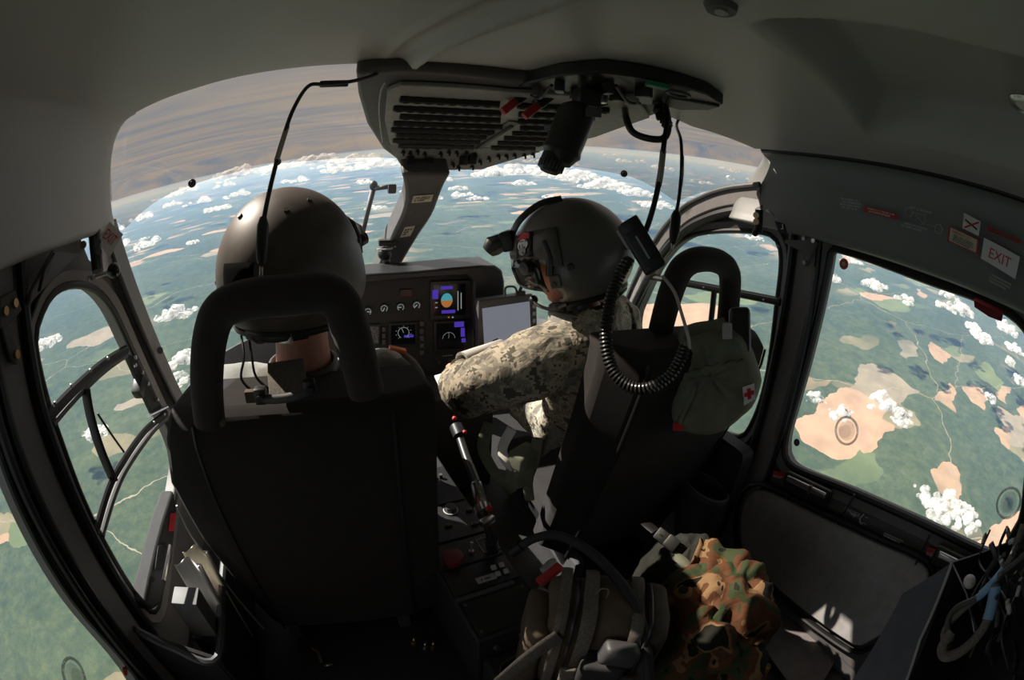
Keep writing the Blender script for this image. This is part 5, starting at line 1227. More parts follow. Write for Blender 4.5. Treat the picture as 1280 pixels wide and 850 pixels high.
b = MB(); b.sweep([vw(122, 517), vw(155, 565)], .003, 6); b.build('stay_wire', M['rubber'], VW)
for u, v in ((68, 504), (88, 482), (112, 463), (134, 448), (205, 518), (192, 528)):
    b = MB(); p = vw(u, v, .03); b.cyl(p, p+V((.005, 0, 0)), .004, n=8); b.build('screw', M['metal'], VW)
b = MB(); b.prism([vw(158, 441), vw(170, 446), vw(204, 512), vw(192, 520)], (-.012, 0, 0)); b.build('latch_plate', M['rubber'], VW, bevel=.002)
for u, v in ((168, 447), (168, 457), (184, 480), (196, 500), (177, 466)):
    b = MB(); p = vw(u, v, .024); b.cyl(p, p+V((.008, 0, 0)), .0055, n=9); b.build('rivet', M['metal'], VW)
b = MB(); b.box(vw(174, 483, .035), (.03, .055, .03), Matrix.Rotation(.5, 3, 'X'), .006); b.build('latch_block', M['black'], VW)
b = MB(); b.sweep([vw(186, 520, .03), vw(208, 509, .03)], .009, 8, flat=(.5, 1)); b.build('end_plate', M['metal'], VW)
b = MB(); p = onx(200, 438, -.85); b.cyl(p, p+facing(p)*.006, .010, n=12); tag(b.build('pillar_bolt', M['darkgrey']), 'dark round bolt head on the left windscreen pillar right of the vent window', 'bolt')
# left door sill with handle, red label, pocket with papers
e = thing('door_sill', onx(205, 700, XL+.04), 'grey left door sill strip with a recessed handle beside the pocket', 'sill')
def ls(u, v, l=.05): return onx(u, v, XL+l)
b = MB(); b.prism([ls(218, 612), ls(222, 640), ls(216, 700), ls(203, 755), ls(192, 763), ls(182, 756), ls(190, 715), ls(206, 650)], (-.05, 0, 0)); b.build('sill_strip', mat('sill_dark_grey', (.05, .05, .051), .75, spec=.2), e, bevel=.01)
b = MB(); b.prism([ls(197, 682, .053), ls(208, 680, .053), ls(202, 712, .053), ls(193, 711, .053)], (.004, 0, 0)); b.build('handle_recess', M['rubber'], e, bevel=.002)
b = MB(); b.sweep(catmull([ls(213, 683, .075), ls(210, 700, .08), ls(205, 726, .075)], 5), .0075, 8, flat=(1, .6)); b.build('handle_bar', M['metal'], e)
b = MB(); b.prism([ls(213, 642, .052), ls(219, 641, .052), ls(217, 664, .052), ls(210, 664, .052)], (.002, 0, 0)); lb = b.build('red_label', M['redtxt'], e, smooth=False)
b = MB(); b.cyl(ls(190, 724, .052), ls(190, 724, .058), .007, n=10); b.build('stud', M['darkgrey'], e)
P_ = thing('door_pocket', at(258, 780, 1.0), 'black open pocket bin in the lower left door holding papers', 'pocket')
def dp(u, v, r=.98): return at(u, v, r)
xo = -.70
po = [onx(u, v, xo) for u, v in ((282, 690), (286, 800), (262, 822), (236, 815), (228, 760))]
b = MB(); b.prism([V((-.695, .50, .10)), V((-.695, .98, .10)), V((-.695, .98, .33)), V((-.695, .50, .30))], (-.02, 0, 0)); b.build('front_panel', M['blackm'], P_, bevel=.008)
b = MB(); b.prism([V((-.695, .50, .10)), V((-.88, .50, .10)), V((-.88, .50, .40)), V((-.695, .50, .30))], (0, .015, 0)); b.build('end_panel', M['blackm'], P_, bevel=.004)
b = MB(); b.prism([V((-.695, .50, .08)), V((-.88, .50, .08)), V((-.88, .98, .08)), V((-.695, .98, .08))], (0, 0, .02)); b.build('pocket_floor', M['blackm'], P_, smooth=False)
b = MB(); b.sweep(catmull([V((-.87, .505, .395)), V((-.80, .502, .345)), V((-.703, .51, .305)), V((-.70, .75, .32)), V((-.703, .97, .335))], 6), .010, 8); b.build('pocket_rim', M['darkgrey'], P_)
for k, (y0, dx, m, h, lab, nm) in enumerate(((.60, 0, 'ltgrey', .315, 'grey ring binder standing in the left door pocket', 'binder'), (.665, .005, 'paper', .36, 'white folded chart standing in the door pocket, nearest the seat', 'chart'), (.72, .01, 'placard', .345, 'cream folded paper behind the white chart in the door pocket', 'folder'))):
    e = thing(nm, V((-.742, y0, .10)), lab, 'papers'); z0 = .102
    if nm == 'binder':
        b = MB(); b.box(V((-.742, y0, z0+h/2)), (.065, .05, h), bev=.003); b.build('pages', M['greyp'], e)
        b = MB(); b.box(V((-.742, y0-.03, z0+h/2-.06)), (.07, .008, h-.12), bev=.002); b.build('cover', M['rubber'], e)
    else:
        b = MB(); rows = []
        for j in range(25):
            a = -PI/2+PI*j/24*1.0; rows.append([V((-.735+dx+.03*math.sin(a*1.0), y0+.012*math.cos(a*2)*(.5+.5*math.cos(a)), z0+zz)) for zz in (0, h*.5, h-.012*abs(math.sin(a*1.5)))])
        b.quadgrid(rows); b.build('folded_sheet', M[m], e, smooth='all', solid=.004)
        b = MB(); b.box(V((-.735+dx, y0+.016, z0+h*.47)), (.05, .006, h*.9), bev=.001); b.build('inner_sheet', M['paper'], e)
# ------------------------------------------------------------------ right cabin door fittings
def rw(u, v, l=.03): return onx(u, v, XR-l)
tp_ = resample(catmull([rw(930, 628), rw(942, 614), rw(960, 616), rw(1020, 645), rw(1090, 678), rw(1160, 716), rw(1130, 770), rw(1080, 806), rw(1060, 803), rw(1000, 760), rw(950, 716), rw(928, 690), rw(925, 655)], 5, True), 60)
e = thing('door_trim_panel', rw(1040, 805), 'mid grey padded trim panel on the lower right cabin door', 'trim panel')
b = MB(); b.prism(tp_, (.02, 0, 0)); b.build('padded_panel', M['trim'] if 'trim' in M else mat('door_trim_vinyl', (.42, .415, .41), .7, bump=.4, bs=500), e, bevel=.006)
b = MB(); b.sweep(offset_loop(tp_, .022), .012, 8, closed=True, flat=(1, .6)); b.build('panel_rim', M['rubber'], e)
for k, (q, lab) in enumerate((([(984, 597), (1032, 620)], 'bright metal door handle below the right cabin window, nearest the pillar'), ([(1173, 692), (1222, 716)], 'metal door handle below the right cabin window, above the dark plate'))):
    e = thing('door_latch', rw(*q[0]), lab, 'handle'); a, c = rw(*q[0], .05), rw(*q[1], .05)
    m_ = (a+c)/2; L_ = (c-a); rot = L_.to_track_quat('Y', 'Z').to_matrix()
    b = MB(); b.box(m_+V((.012, 0, -.012)), (.02, L_.length*1.18, .055), rot, .01, 3); b.build('handle_recess', M['rubber'], e)
    b = MB(); b.box(m_, (.012, L_.length, .018), rot, .005, 3); b.build('handle_grip', M['metal'], e)
    b = MB(); b.box(a.lerp(c, .62)+V((-.003, 0, 0)), (.012, .01, .024), rot, .002); b.build('grip_joint', M['darkgrey'], e)
for q, lab in (([(967, 588), (981, 591), (979, 599), (966, 596)], 'small red label left of the bright cabin door handle'), ([(1159, 683), (1172, 687), (1170, 698), (1157, 693)], 'small red label left of the rear cabin door handle')):
    e, pts, xd, yd, nn = placard('red_warning_label', q, M['red'], lab, 'label', x=XR-.024, th=.002)
    scribble(pts[3]+xd*.05+yd*.02+nn*.001, xd, yd, xd.length*.85, yd.length*.4, 2, M['placard'], e, seed=31)
ps_ = [onx(u, v, XR-.037) for u, v in ((1056, 632), (1075, 641), (1074, 645.5), (1055, 637))]
tag(text('SLIDING DOOR', ps_[3], ps_[1]-ps_[0], ps_[0]-ps_[3], (ps_[0]-ps_[3]).length*.8, M['ltgrey'], None, name='printed_lettering', width=(ps_[1]-ps_[0]).length), 'white SLIDING DOOR print left of the curved arrow on the cabin door', 'lettering')
a_ = [onx(u, v, XR-.037) for u, v in ((1063, 640.5), (1067, 642.3), (1067.5, 641), (1071.5, 645), (1066, 646), (1066.5, 644.4), (1062.5, 642))]
b = MB(); b.prism(a_, (-.0006, 0, 0)); tag(b.build('door_arrow', M['ltgrey'], smooth=False), 'small solid white arrow under the SLIDING DOOR print', 'arrow')
decal_print('printed_lettering', [(1081, 645), (1086, 647), (1086, 649), (1081, 647)], 1, 'tiny print at the upper end of the curved arrow on the cabin door', XR-.037, seed=34)
decal_print('printed_lettering', [(1078, 652), (1084.5, 655), (1084, 657), (1077.5, 654)], 1, 'tiny print at the lower end of the curved arrow on the cabin door', XR-.037, seed=35)
decal_print('printed_lettering', [(1104, 664), (1131, 676), (1130, 682), (1103, 670)], 2, 'two rows of white print on the cabin door above the trim panel', XR-.037, seed=33)
b = MB(); b.sweep(catmull([rw(1080, 643, .037), rw(1076, 647, .037), rw(1075, 652, .037), rw(1078, 656, .037)], 4), .0022, 6); tag(b.build('curved_arrow', M['ltgrey']), 'white curved arrow printed on the cabin door below the window', 'arrow')
for k, (u0, v0, u1, v1) in enumerate(((1068, 618, 1047, 655), (1162, 668, 1144, 706))):
    b = MB(); b.sweep([rw(u0, v0, .036), rw(u1, v1, .036)], .003, 6); struct(b.build('trim_%d' % (20+k), M['rubber']))
# door top trim line, hinge plate, brass studs at the right pillar
e = thing('hinge_bracket', rw(1005, 310, .04), 'grey triangular hinge plate with three bolts on the right door pillar', 'bracket')
b = MB(); b.prism([rw(1000, 300, .04), rw(1012, 295, .04), rw(1022, 303, .04), rw(1014, 318, .04), rw(1008, 333, .04), rw(1003, 330, .04), rw(1002, 314, .04), rw(994, 311, .04), rw(980, 303, .04), rw(982, 299, .04)], (.012, 0, 0)); b.build('plate', M['frame'], e, bevel=.002)
for u, v in ((1005, 298), (1017, 301), (1006, 328)):
    b = MB(); p = rw(u, v, .042); b.cyl(p, p-V((.005, 0, 0)), .006, n=10); b.build('bolt', M['metal'], e)
e = thing('lining_catch', at(947, 275, 1.28), 'dark catch with two brass studs below the front corner of the right lining', 'catch')
b = MB(); b.sweep([at(949, 262, 1.28), at(948, 290, 1.28)], .012, 8); b.build('catch_post', M['black'], e)
for v in (269, 277):
    b = MB(); p = at(945, v, 1.255); b.cyl(p, p+facing(p)*.006, .0085, n=12); b.build('brass_stud', M['brass'], e)
b = MB(); b.ell(at(944, 291, 1.26), .010); b.build('catch_ball', M['rubber'], e)
b = MB(); b.sweep([at(958, 262, 1.25), at(967, 270, 1.25)], .004, 7); b.build('catch_pin', M['metal'], e)
e = thing('latch_lever', at(976, 282, 1.24), 'black latch with white mark under the right lining next to the catch', 'latch')
b = MB(); b.prism([at(968, 276, 1.25), at(981, 280, 1.25), at(984, 292, 1.25), at(974, 292, 1.25)], facing(at(975, 285, 1.2))*.02); b.build('latch_body', M['rubber'], e, bevel=.003)
b = MB(); b.sweep([at(978, 280, 1.222), at(978.5, 286, 1.222), at(976, 286, 1.222)], .0016, 5); b.build('white_mark', M['white'], e)
# lower dark bar of the vent in the right cockpit window
e = thing('sliding_vent_window', onx(900, 370, XR-.02), 'black horizontal vent window bar seen behind the right headrest', 'vent window')
def rv(u, v, l=.02): return onx(u, v, XR-l)
b = MB(); b.sweep([rv(800, 344), rv(870, 357), rv(920, 367), rv(976, 378)], .011, 8); b.build('upper_bar', M['rubber'], e)
b = MB(); b.sweep([rv(800, 341, .012), rv(870, 353, .012), rv(920, 363, .012), rv(976, 374, .012)], .005, 8); b.build('upper_rail', M['greyp'], e)
b = MB(); b.sweep([rv(893, 362), rv(889, 400), rv(880, 450)], .010, 8); b.build('middle_bar', M['rubber'], e)
for u in (880, 925, 955):
    b = MB(); p = rv(u, 353+(u-870)*.21+4, .032); b.cyl(p, p-V((.004, 0, 0)), .003, n=8); b.build('screw', M['metal'], e)
# map cup on the right cockpit door
e = thing('map_cup', at(882, 618, 1.40), 'dark green grey plastic map cup on the lower right cockpit door', 'cup')
b = MB(); rows = []; c0 = at(883, 608, 1.42); ax = V((0, 0, -1))
for z, r in ((0, .085), (.012, .087), (.03, .082), (.12, .076), (.20, .064), (.205, .0)):
    rows.append([c0+V((r*.62*math.cos(a), r*math.sin(a), -z)) for a in (2*PI*k/28 for k in range(28))])
b.quadgrid(rows, closed_v=True); b.build('cup_body', mat('cup_plastic', (.06, .072, .07), .45), e, smooth='all', solid=.004)
b = MB(); b.sweep([c0+V((.085*.62*math.cos(a), .085*math.sin(a), 0)) for a in (2*PI*k/28 for k in range(28))], .006, 8, closed=True); b.build('cup_rim', M['darkgrey'], e)
b = MB(); b.box(c0+V((.06, 0, .05)), (.01, .15, .20), bev=.03, seg=4); b.build('back_plate', M['blackm'], e)
# ------------------------------------------------------------------ stickers and vent knobs on the windows
def sticker(name, u, v, x, s, r, cols, lab, cat='sticker', group=None):
    c = onx(u, v, x); e = thing(name, c, lab, cat, group)
    for k, (m, q) in enumerate(cols):
        b = MB(); b.cyl(c+V((s*.001*k, 0, 0)), c+V((s*(.001*k+.0012), 0, 0)), r*q, n=28); b.build('disc' if k == 0 else 'inner_disc', M[m], e)
M['tanlt'] = mat('pale_yellow_print', (.6, .5, .3), .6); M['pinkred'] = mat('faded_red_print', (.62, .12, .10), .6)
sticker('target_sticker', 1055, 330, XR+.008, -1, .0145, (('pinkred', 1), ('red', .5), ('tanlt', .4)), 'round red target sticker in the upper corner of the right cabin window')
sticker('target_sticker', 156, 839, XL-.004, 1, .010, (('pinkred', 1), ('orange', .6)), 'round red sticker at the bottom corner of the left cabin window')
sticker('target_sticker', 996, 553, XR+.008, -1, .011, (('darkgrey', 1), ('greyp', .6)), 'round grey sticker near the lower front corner of the right cabin window')
def bubble(u, v, x, s, r, lab):
    c = onx(u, v, x); e = thing('window_vent_knob', c, lab, 'vent knob', 'round vent knobs on the cabin windows')
    b = MB(); b.sweep([c+V((s*.004, r*math.cos(a), r*math.sin(a))) for a in (2*PI*k/30 for k in range(30))], .0035, 8, closed=True); b.build('clear_ring', M['kring'], e)
    b = MB(); b.cyl(c, c+V((s*.010, 0, 0)), r*.72, r*.68, 28); b.build('clear_disc', M['kdisc'], e)
    b = MB(); b.sweep([c+V((s*.010, 0, 0)), c+V((s*.018, 0, 0)), c+V((s*.02, 0, 0))], [r*.5, r*.48, r*.3], 24); b.build('knob_cap', M['kdisc'], e)
M['kring'] = glassmat('knob_edge_acrylic', (.75, .76, .77), refl=.28); M['kdisc'] = glassmat('knob_acrylic', (.9, .9, .9), refl=.04)
bubble(1059, 538, XR+.008, -1, .037, 'clear round vent knob low in the middle of the right cabin window')
bubble(1261, 628, XR+.008, -1, .036, 'clear round vent knob at the rear edge of the right cabin window')
bubble(91, 845, XL-.004, 1, .034, 'clear round vent knob at the bottom edge of the left cabin window')
e = thing('red_pull_tab', onx(1236, 387, XR-.03), 'dark red pull tab hanging at the top edge of the right cabin window', 'pull tab')
b = MB(); b.prism([rw(1217, 373, .03), rw(1254, 392, .03), rw(1252, 402, .03), rw(1236, 396, .03), rw(1218, 384, .03)], (.006, 0, 0)); b.build('tab_cloth', mat('maroon_webbing', (.2, .02, .02), .8, bump=.5, bs=600), e, bevel=.001)
b = MB(); b.sweep([rw(1218, 373, .034), rw(1254, 391, .034)], .004, 6); b.build('tab_stitching', M['red'], e)
# ------------------------------------------------------------------ small things on the headliner
e = thing('ceiling_screw', onz(901, 6, 1.41), 'small round dished fastener in the headliner at the top edge', 'fastener')
c = onz(901, 6, 1.412); b = MB(); b.cyl(c, c-V((0, 0, .010)), .022, .019, 20); b.build('dish', M['greyp'], e)
b = MB(); b.cyl(c-V((0, 0, .008)), c-V((0, 0, .013)), .009, n=10); b.build('screw_head', M['ltgrey'], e)
e = thing('reading_light', onz(1279, 127, 1.46), 'round silver reading light at the right edge of the headliner recess', 'light')
c = onz(1281, 127, 1.46); b = MB(); b.sweep([c+V((.03*math.cos(a), .03*math.sin(a), -.004)) for a in (2*PI*k/24 for k in range(24))], .007, 8, closed=True); b.build('light_ring', M['metal'], e)
b = MB(); b.ell(c, (.026, .026, .014)); b.build('light_lens', M['white'], e)
e = thing('lining_clip', onx(1107, 182, .75), 'tiny metal clip on the edge between headliner and right lining', 'clip')
b = MB(); p = onx(1107, 182, .742); b.box(p, (.008, .016, .006), bev=.002); b.build('clip_body', M['metal'], e)
b = MB(); b.cyl(p, p+facing(p)*.006, .003, n=8); b.build('clip_pin', M['darkgrey'], e)
# ------------------------------------------------------------------ kit on the floor
# khaki pack
PK = thing('backpack', onz(735, 800, .02), 'khaki backpack with webbing straps and pouches standing behind the centre console', 'backpack')
def pk(u, v, r=.80): return at(u, v, r)
pc = at(745, 790, .86); pu = V((0, 0, 1)); pr = unit(at(800, 790, .86)-at(690, 790, .86)); pr.z = 0; pr.normalize(); pd = pr.cross(pu).normalized()
if pd.dot(facing(pc)) < 0: pd = -pd
PM = Matrix((pr, pd, pu)).transposed()
def pkbox(c, size, rot=0, bev=.02, seg=3, j=0.004, seed=0):
    b = MB(); b.box(V((0, 0, 0)), size, None, bev, seg)
    bmesh.ops.subdivide_edges(b.b, edges=[e_ for e_ in b.b.edges if e_.calc_length() > .05], cuts=5, use_grid_fill=True)
    R_ = PM @ Matrix.Rotation(rot, 3, 'Y')
    for v in b.b.verts:
        q = v.co.copy(); v.co += V((noise.noise(q*14+V((seed, 0, 0))), noise.noise(q*14+V((0, seed, 7))), noise.noise(q*14+V((5, 3, seed)))))*j*2
        v.co = c+R_ @ v.co
    return b
b0 = V((pc.x, pc.y, .02))
top_z = at(742, 728, .86).z
hgt = top_z-.02
base = at(742, 770, .88); base.z = .02
def PX(x, y, z): return base+pr*x+pd*y+pu*z
pkbox(PX(0, -.01, hgt*.5), (.17, .13, hgt), 0, .035, 3, .008, 1).build('main_body', M['tan'], PK, smooth='all')
pkbox(PX(-.105, .0, hgt*.45), (.045, .12, hgt*.88), 0, .02, 3, .006, 2).build('side_pocket', M['tan'], PK, smooth='all')
pkbox(PX(.115, -.01, hgt*.47), (.055, .15, hgt*.94), 0, .025, 3, .006, 3).build('side_pocket', mat('dark_khaki_cloth', (.085, .072, .055), .85, bump=.5, bs=900), PK, smooth='all')
pkbox(PX(.03, .075, hgt*.60), (.085, .05, hgt*.42), 0, .012, 3, .004, 4).build('front_pouch', mat('black_nylon_pouch', (.035, .035, .036), .7, bump=.4, bs=900), PK, smooth='all')
pkbox(PX(-.03, .105, hgt*.60), (.028, .012, hgt*.40), 0, .004, 2, .002, 5).build('pouch_edge', M['webbing'], PK, smooth='all')
pkbox(PX(.05, .085, hgt*.88), (.07, .035, .05), .2, .010, 2, .004, 6)  .build('pouch_flap', M['darkgrey'], PK, smooth='all')
pkbox(PX(-.07, .085, hgt*.30), (.10, .06, hgt*.36), 0, .02, 3, .006, 7).build('lower_pouch', M['tan'], PK, smooth='all')
pkbox(PX(-.06, .118, hgt*.30), (.055, .006, .06), 0, .002, 2, .001, 8).build('name_patch', M['webbing'], PK, smooth='all')
for x, w_, zz in ((-.062, .020, 1.0), (-.015, .026, 1.0), (.072, .024, .98)):
    b = MB(); b.sweep(catmull([PX(x, -.08, hgt*.7), PX(x, -.07, hgt*zz), PX(x, 0, hgt*(zz+.015)), PX(x, .06, hgt*(zz-.02)), PX(x, .072, hgt*.7), PX(x, .066, hgt*.3)], 6), w_*.5, 8, flat=(1, .16), up=pr); b.build('webbing_strap', M['webbing'], PK)
for x in (-.04, .095):
    b = MB(); b.sweep(catmull([PX(x, -.075, hgt*.6), PX(x, -.06, hgt*.96), PX(x, .03, hgt*1.0), PX(x, .07, hgt*.9), PX(x, .07, hgt*.4)], 6), .004, 6); b.build('zip', M['rubber'], PK)
b = MB(); b.sweep(catmull([PX(-.06, .07, hgt*.93), PX(-.11, .11, hgt*.84), PX(-.17, .14, hgt*.55), PX(-.18, .14, hgt*.25), PX(-.13, .13, hgt*.1)], 8), .017, 8, flat=(.22, 1), up=pd); b.build('carry_strap', M['webbing'], PK)
b = MB(); c = PX(-.08, .125, hgt*.56); b.sweep([c+pr*(.017*math.cos(a))+pu*(.034*math.sin(a)) for a in (2*PI*k/20 for k in range(20))], .0045, 8, closed=True); b.build('strap_ring', M['darkgrey'], PK)
for x, y, z in ((.085, .08, .66), (.10, .085, .58)):
    pkbox(PX(x, y, hgt*z), (.035, .012, .018), .3, .003, 2, .001, 9).build('strap_buckle', M['darkgrey'], PK)
b = MB(); b.sweep(catmull([PX(-.01, 0, hgt*1.0), PX(-.005, .005, hgt*1.07), PX(.01, .005, hgt*1.07), PX(.012, 0, hgt)], 5), .002, 6); b.build('drag_loop', M['webbing'], PK)
# thick black hose arching over the pack
e = thing('black_hose', at(672, 672, .95), 'thick black hose arching over the khaki backpack', 'hose')
b = MB(); b.sweep(catmull([at(640, 690, 1.02), at(668, 673, .98), at(700, 670, .93), at(738, 690, .89), at(772, 724, .86), at(796, 762, .84), at(808, 810, .86), at(812, 850, .9), at(815, 880, .95)], 8), .010, 12); b.build('hose_sleeve', mat('braided_hose', (.028, .028, .03), .7, bump=.8, bs=700), e)
b = MB(); b.sweep([at(640, 690, 1.02), at(652, 681, 1.0)], .013, 12); b.build('hose_end', M['black'], e)
# release handle with red grip
e = thing('fuel_valve_lever', at(686, 715, .98), 'red handled lever on metal stalk beside the centre console', 'lever')
a, c = at(673, 729, .97), at(701, 707, .985); rot = (c-a).to_track_quat('X', 'Z').to_matrix()
b = MB(); b.box((a+c)/2, ((c-a).length, .020, .016), rot, .004); b.build('red_grip', mat('bright_red_grip', (.5, .04, .04), .45), e)
b = MB(); b.sweep([at(672, 736, .985), at(690, 745, .99)], .010, 12); b.sweep([at(690, 745, .99), at(694, 747, .99)], .013, 12); b.build('metal_pivot', M['metal'], e)
b = MB(); b.sweep([at(676, 738, .98), at(690, 756, .97)], .0025, 7); b.build('pin_wire', M['metal'], e)
b = MB(); b.sweep([at(681, 715, 1.02), at(690, 704, 1.03), at(692, 700, 1.04)], [.014, .012, .006], 10); b.build('grey_knob', M['ltgrey'], e)
b = MB(); b.sweep([at(688, 735, .99), at(700, 760, 1.15)], .012, 10); b.build('stalk', M['black'], e)
# collective / cable stick between the seats
e = thing('collective_lever', at(604, 650, 1.12), 'dark collective lever with metal and red rings between the seats', 'lever')
cl_ = [at(572, 538, 1.33), at(583, 572, 1.26), at(594, 600, 1.2), at(602, 630, 1.14), at(607, 650, 1.10), at(614, 675, 1.13)]
b = MB(); b.sweep(catmull(cl_, 6), [.012]*18+[.010]*13, 12); b.build('lever_tube', M['black'], e)
b = MB(); hx = resample(catmull([at(595, 604, 1.19), at(604, 636, 1.125)], 10), 160, closed=False); t = (hx[-1]-hx[0]).normalized(); u_ = t.orthogonal().normalized(); w_ = t.cross(u_)
b.sweep([p+(u_*math.cos(i*.7)+w_*math.sin(i*.7))*.013 for i, p in enumerate(hx)], .0022, 5); b.build('spring', M['metal'], e)
b = MB(); b.sweep([at(603, 633, 1.125), at(606, 642, 1.11)], .021, 18); b.build('steel_collar', M['metal'], e)
b = MB(); b.sweep([at(610, 634, 1.10), at(613, 637, 1.095)], .008, 10); b.build('red_knob', M['red'], e)
b = MB(); b.sweep([at(597, 622, 1.14), at(601, 634, 1.11), at(604, 648, 1.10)], .003, 7); b.build('red_cable', mat('red_wire', (.6, .04, .04), .4), e)
b = MB(); b.box(at(609, 651, 1.09), (.04, .02, .018), Matrix.Rotation(.5, 3, 'Z'), .005); b.build('clamp', M['metal'], e)
b = MB(); b.sweep([at(570, 533, 1.33), at(575, 545, 1.31)], .020, 14); b.build('grip_head', M['black'], e)
for u, v in ((568, 523), (581, 540)):
    b = MB(); b.ell(at(u, v, 1.30), .007); b.build('red_button', M['red'], e)
b = MB(); b.sweep([at(614, 675, 1.13), V((.06, .9, .03))], [.016, .02], 10); b.build('lever_base', M['black'], e)
# woodland camouflage jacket heaped on the floor, beside it a buckle
def heap(name, loc, label, cat, c, ax, m, par_name, sd, amp=.22, seg=(72, 44)):
    e = thing(name, loc, label, cat); b = MB(); rows = []
    for i in range(seg[1]+1):
        th = PI*i/seg[1]; row = []
        for j in range(seg[0]):
            ph = 2*PI*j/seg[0]; d = V((math.sin(th)*math.cos(ph), math.sin(th)*math.sin(ph), math.cos(th)))
            f = 1+amp*noise.noise(d*1.3+V((sd, 0, 0)))+amp*.55*noise.noise(V((d.x*3.2+d.z*1.5, d.y*3.2, d.z*2+sd)))
            f += .09*abs(noise.noise(V((d.x*5+sd, d.y*5-d.z*3, d.z*4))))-.03
            p = V(c)+V((d.x*ax[0], d.y*ax[1], d.z*ax[2]))*f
            if p.z < .022: p.z = .022+.002*noise.noise(d*9)
            row.append(p)
        rows.append(row)
    b.quadgrid(rows, closed_v=True); b.build(par_name, m, e, smooth='all'); return e
hc_ = at(893, 778, 1.12)
e = heap('camouflage_jacket', (hc_.x, hc_.y, .02), 'woodland camouflage jacket heaped on the floor by the right cabin door', 'jacket', (hc_.x, hc_.y, hc_.z-.06), (.17, .15, .24), M['wood'], 'jacket_cloth', 2.3)
b = MB(); rows = []
sp = catmull([at(868, 702, 1.13), at(900, 708, 1.12), at(925, 722, 1.13), at(938, 752, 1.14)], 8)
b.sweep(sp, [.05-.012*math.sin(i*.9) for i in range(len(sp))], 14)
for v in b.b.verts: v.co += V((noise.noise(v.co*17), noise.noise(v.co*17+V((4, 0, 0))), noise.noise(v.co*17+V((0, 6, 0)))))*.022
b.build('sleeve', M['wood'], e, smooth='all')
b = MB(); sp = catmull([at(848, 745, 1.02), at(880, 790, .98), at(915, 820, 1.0), at(945, 850, 1.04)], 8); b.sweep(sp, [.045+.01*math.sin(i*1.3) for i in range(len(sp))], 14)
for v in b.b.verts: v.co += V((noise.noise(v.co*15), noise.noise(v.co*15+V((4, 0, 0))), noise.noise(v.co*15+V((0, 6, 0)))))*.026
b.build('sleeve', M['wood'], e, smooth='all')
b = MB(); b.sweep(catmull([at(938, 750, 1.06), at(945, 790, 1.05), at(955, 830, 1.06)], 6), .010, 8, flat=(.4, 1.3)); b.build('jacket_hem', M['wood'], e)
bg = at(850, 715, 1.18)
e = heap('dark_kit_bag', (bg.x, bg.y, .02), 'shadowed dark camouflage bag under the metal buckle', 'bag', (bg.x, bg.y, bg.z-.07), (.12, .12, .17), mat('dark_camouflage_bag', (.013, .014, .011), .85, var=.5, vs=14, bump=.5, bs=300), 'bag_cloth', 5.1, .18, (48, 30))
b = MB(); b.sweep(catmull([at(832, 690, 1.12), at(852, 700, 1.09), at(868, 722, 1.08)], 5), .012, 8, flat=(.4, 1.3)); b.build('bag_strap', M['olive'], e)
e = thing('metal_buckle', at(832, 674, 1.10), 'silver seat belt buckle lying above the dark kit bag', 'buckle')
a, c = at(820, 664, 1.10), at(846, 684, 1.10); d_ = (c-a).normalized(); n_v = facing(a); s_ = d_.cross(n_v).normalized(); RM = Matrix((d_, s_, n_v)).transposed()
b = MB(); b.box(a.lerp(c, .28), ((c-a).length*.5, .030, .010), RM, .003); b.build('latch_tongue', M['metal'], e)
b = MB(); b.box(a.lerp(c, .74), ((c-a).length*.5, .034, .016), RM, .004); b.build('buckle_body', M['metal'], e)
b = MB(); b.box(a.lerp(c, .25)+n_v*.0055, (.012, .004, .002), RM, .0006); b.build('tongue_slot', M['rubber'], e)
b = MB(); b.sweep(catmull([a, a-d_*.03-n_v*.02, a-d_*.05-n_v*.06], 4), .014, 8, flat=(.25, 1)); b.build('belt_end', M['rubber'], e)
# floor plate in the sun by the door
e = thing('floor_plate', onz(1000, 800, .03), 'grey floor track plate by the right cabin door sill', 'floor plate')
q = [onz(u, v, .026) for u, v in ((938, 738), (1052, 812), (1030, 850), (985, 850), (948, 800))]
b = MB(); b.prism([p for p in q], (0, 0, -.006)); b.build('plate', mat('floor_plate_paint', (.24, .215, .215), .55), e, bevel=.001)
for u, v in ((993, 784), (965, 750)):
    b = MB(); c = onz(u, v, .026); b.cyl(c, c+V((0, 0, .006)), .008, n=12); b.build('floor_stud', M['metal'], e)
# dark equipment rack plate and cable bundle on the right edge
n0 = at(1190, 703, .93); n1 = at(1128, 742, .93); n2 = at(1062, 855, .93)
nrm = (n1-n0).cross(n2-n0).normalized()
if nrm.dot(facing(n1)) < 0: nrm = -nrm
RK = thing('equipment_rack', n2, 'dark grey sheet metal equipment rack standing in the bottom right corner', 'rack')
q3 = onplane(1128, 872, n0, nrm)
b = MB(); b.prism([n0, n1, n2, onplane(1050, 880, n0, nrm), onplane(1118, 890, n0, nrm), onplane(1150, 800, n0, nrm)], -nrm*.004); b.build('side_plate', mat('rack_paint', (.10, .105, .12), .45), RK, smooth=False)
b = MB(); b.sweep([n0+nrm*.001, onplane(1150, 800, n0, nrm)+nrm*.001, onplane(1118, 890, n0, nrm)+nrm*.001], .0035, 6); b.build('plate_edge', M['ltgrey'], RK)
rx = unit(V((.85, -.5, 0)))
b = MB(); b.prism([n0-nrm*.005, n0-nrm*.005+rx*.28, onplane(1118, 890, n0, nrm)-nrm*.005+rx*.28, onplane(1118, 890, n0, nrm)-nrm*.005, onplane(1150, 800, n0, nrm)-nrm*.005], V((.0, -.0, 0))+rx.cross(V((0, 0, 1)))*-.004); b.build('front_plate', M['rubber'], RK, smooth=False)
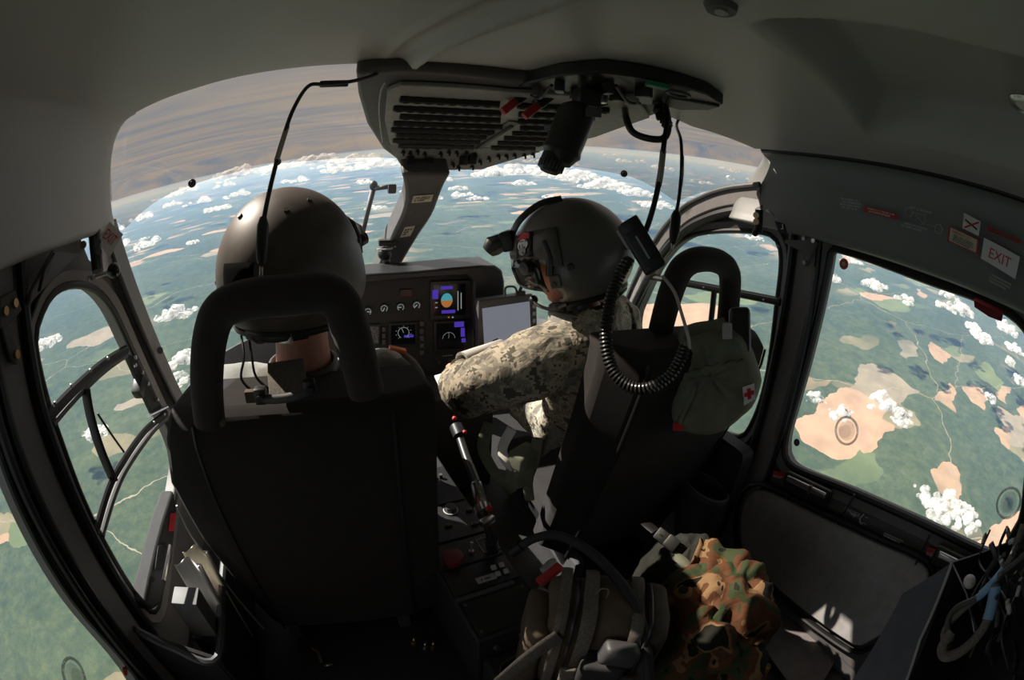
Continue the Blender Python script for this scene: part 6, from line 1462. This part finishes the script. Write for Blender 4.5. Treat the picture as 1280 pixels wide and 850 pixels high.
b = MB(); b.sweep([at(1191, 705, .94), at(1208, 742, .97), at(1218, 790, 1.0)], .002, 6); b.build('stay_wire', M['ltgrey'], RK)
b = MB(); b.ell(at(1212, 727, .95), (.016, .016, .012)); b.build('white_cap', M['white'], RK)
CB = [([(1279, 655), (1262, 700), (1235, 735), (1200, 765), (1180, 790), (1186, 812)], .0075, 'webbing', 'cable', 'grey braided cable looping out of the dark rack, topmost'),
      ([(1285, 690), (1255, 715), (1225, 745), (1195, 760), (1184, 780), (1190, 802)], .006, 'darkgrey', 'cable', 'dark cable running beside the topmost braided cable'),
      ([(1245, 730), (1236, 770), (1222, 795), (1200, 815), (1182, 820), (1178, 808), (1190, 790)], .0105, 'webbing', 'cable', 'thick olive braided cable loop at the bottom right')]
for k, (pl, r_, m, nm, lab) in enumerate(CB):
    e = thing(nm, at(*pl[0], .93), lab, 'cable'); path = catmull([at(u, v, .90-.01*k) for u, v in pl], 7)
    b = MB(); b.sweep(path, r_, 10); b.build('cable_jacket', M[m], e)
    i0 = {0: 9, 1: 8, 2: 1}[k]; b = MB(); b.sweep(path[i0:i0+8], r_*1.22, 10); b.build('blue_tape', M['blue'], e)
b = MB(); rr = random.Random(5)
WB = thing('wire_harness', at(1262, 720, .95), 'tangled dark wire harness with plugs along the right picture edge', 'wires')
for k in range(14):
    u0 = rr.uniform(1235, 1290); v0 = rr.uniform(645, 740); pts = [at(u0, v0, rr.uniform(.9, 1.0))]
    for j in range(4): u0 += rr.uniform(-22, 18); v0 += rr.uniform(18, 45); pts.append(at(u0, v0, rr.uniform(.88, 1.02)))
    b = MB(); b.sweep(catmull(pts, 6), rr.uniform(.0025, .007), 7); b.build('wire', M[rr.choice(['rubber', 'rubber', 'black', 'darkgrey'])], WB)
for k in range(16):
    u, v = rr.uniform(1228, 1278), rr.uniform(668, 760); p = at(u, v, rr.uniform(.86, .92)); d = V((rr.uniform(-1, 1), rr.uniform(-1, 1), rr.uniform(-1, 1))).normalized()
    b = MB(); b.sweep([p, p+d*.014, p+d*.018], [.005, .005, .003], 9); b.build('plug', M[rr.choice(['metal', 'darkgrey', 'black', 'ltgrey'])], WB)
b = MB(); b.box(at(1275, 800, 1.02), (.22, .12, .38), Matrix.Rotation(.5, 3, 'Z'), .02); b.build('harness_box', M['rubber'], WB)
# metal fittings on the floor left of the console
for k, (u, v, m) in enumerate(((531, 812, 'metal'), (541, 811, 'brass'), (517, 806, 'brass'))):
    e = thing('floor_fitting', onz(u, v, .022), ['small silver fitting on the floor behind the left seat, middle of three', 'small brass fitting on the floor nearest the console', 'small brass fitting on the floor farthest from the console'][k], 'fitting')
    c = onz(u, v, .022); b = MB(); b.cyl(c, c+V((0, 0, .012)), .009, .007, 10); b.build('base', M[m], e)
    b = MB(); b.cyl(c+V((0, 0, .012)), c+V((.006, .004, .03)), .004, n=8); b.build('stem', M[m], e)
e = thing('seat_rail_latch', onz(402, 830, .03), 'brass coloured latch at the foot of the left seat', 'latch')
c = onz(402, 828, .03); b = MB(); b.sweep([c, c+V((-.004, .03, .012)), c+V((-.02, .045, .012))], .004, 7); b.build('latch_bar', M['brass'], e)
b = MB(); b.sweep([c+V((.004, -.012, 0)), c+V((.03, -.012, .004))], .004, 7); b.build('latch_foot', M['metal'], e)
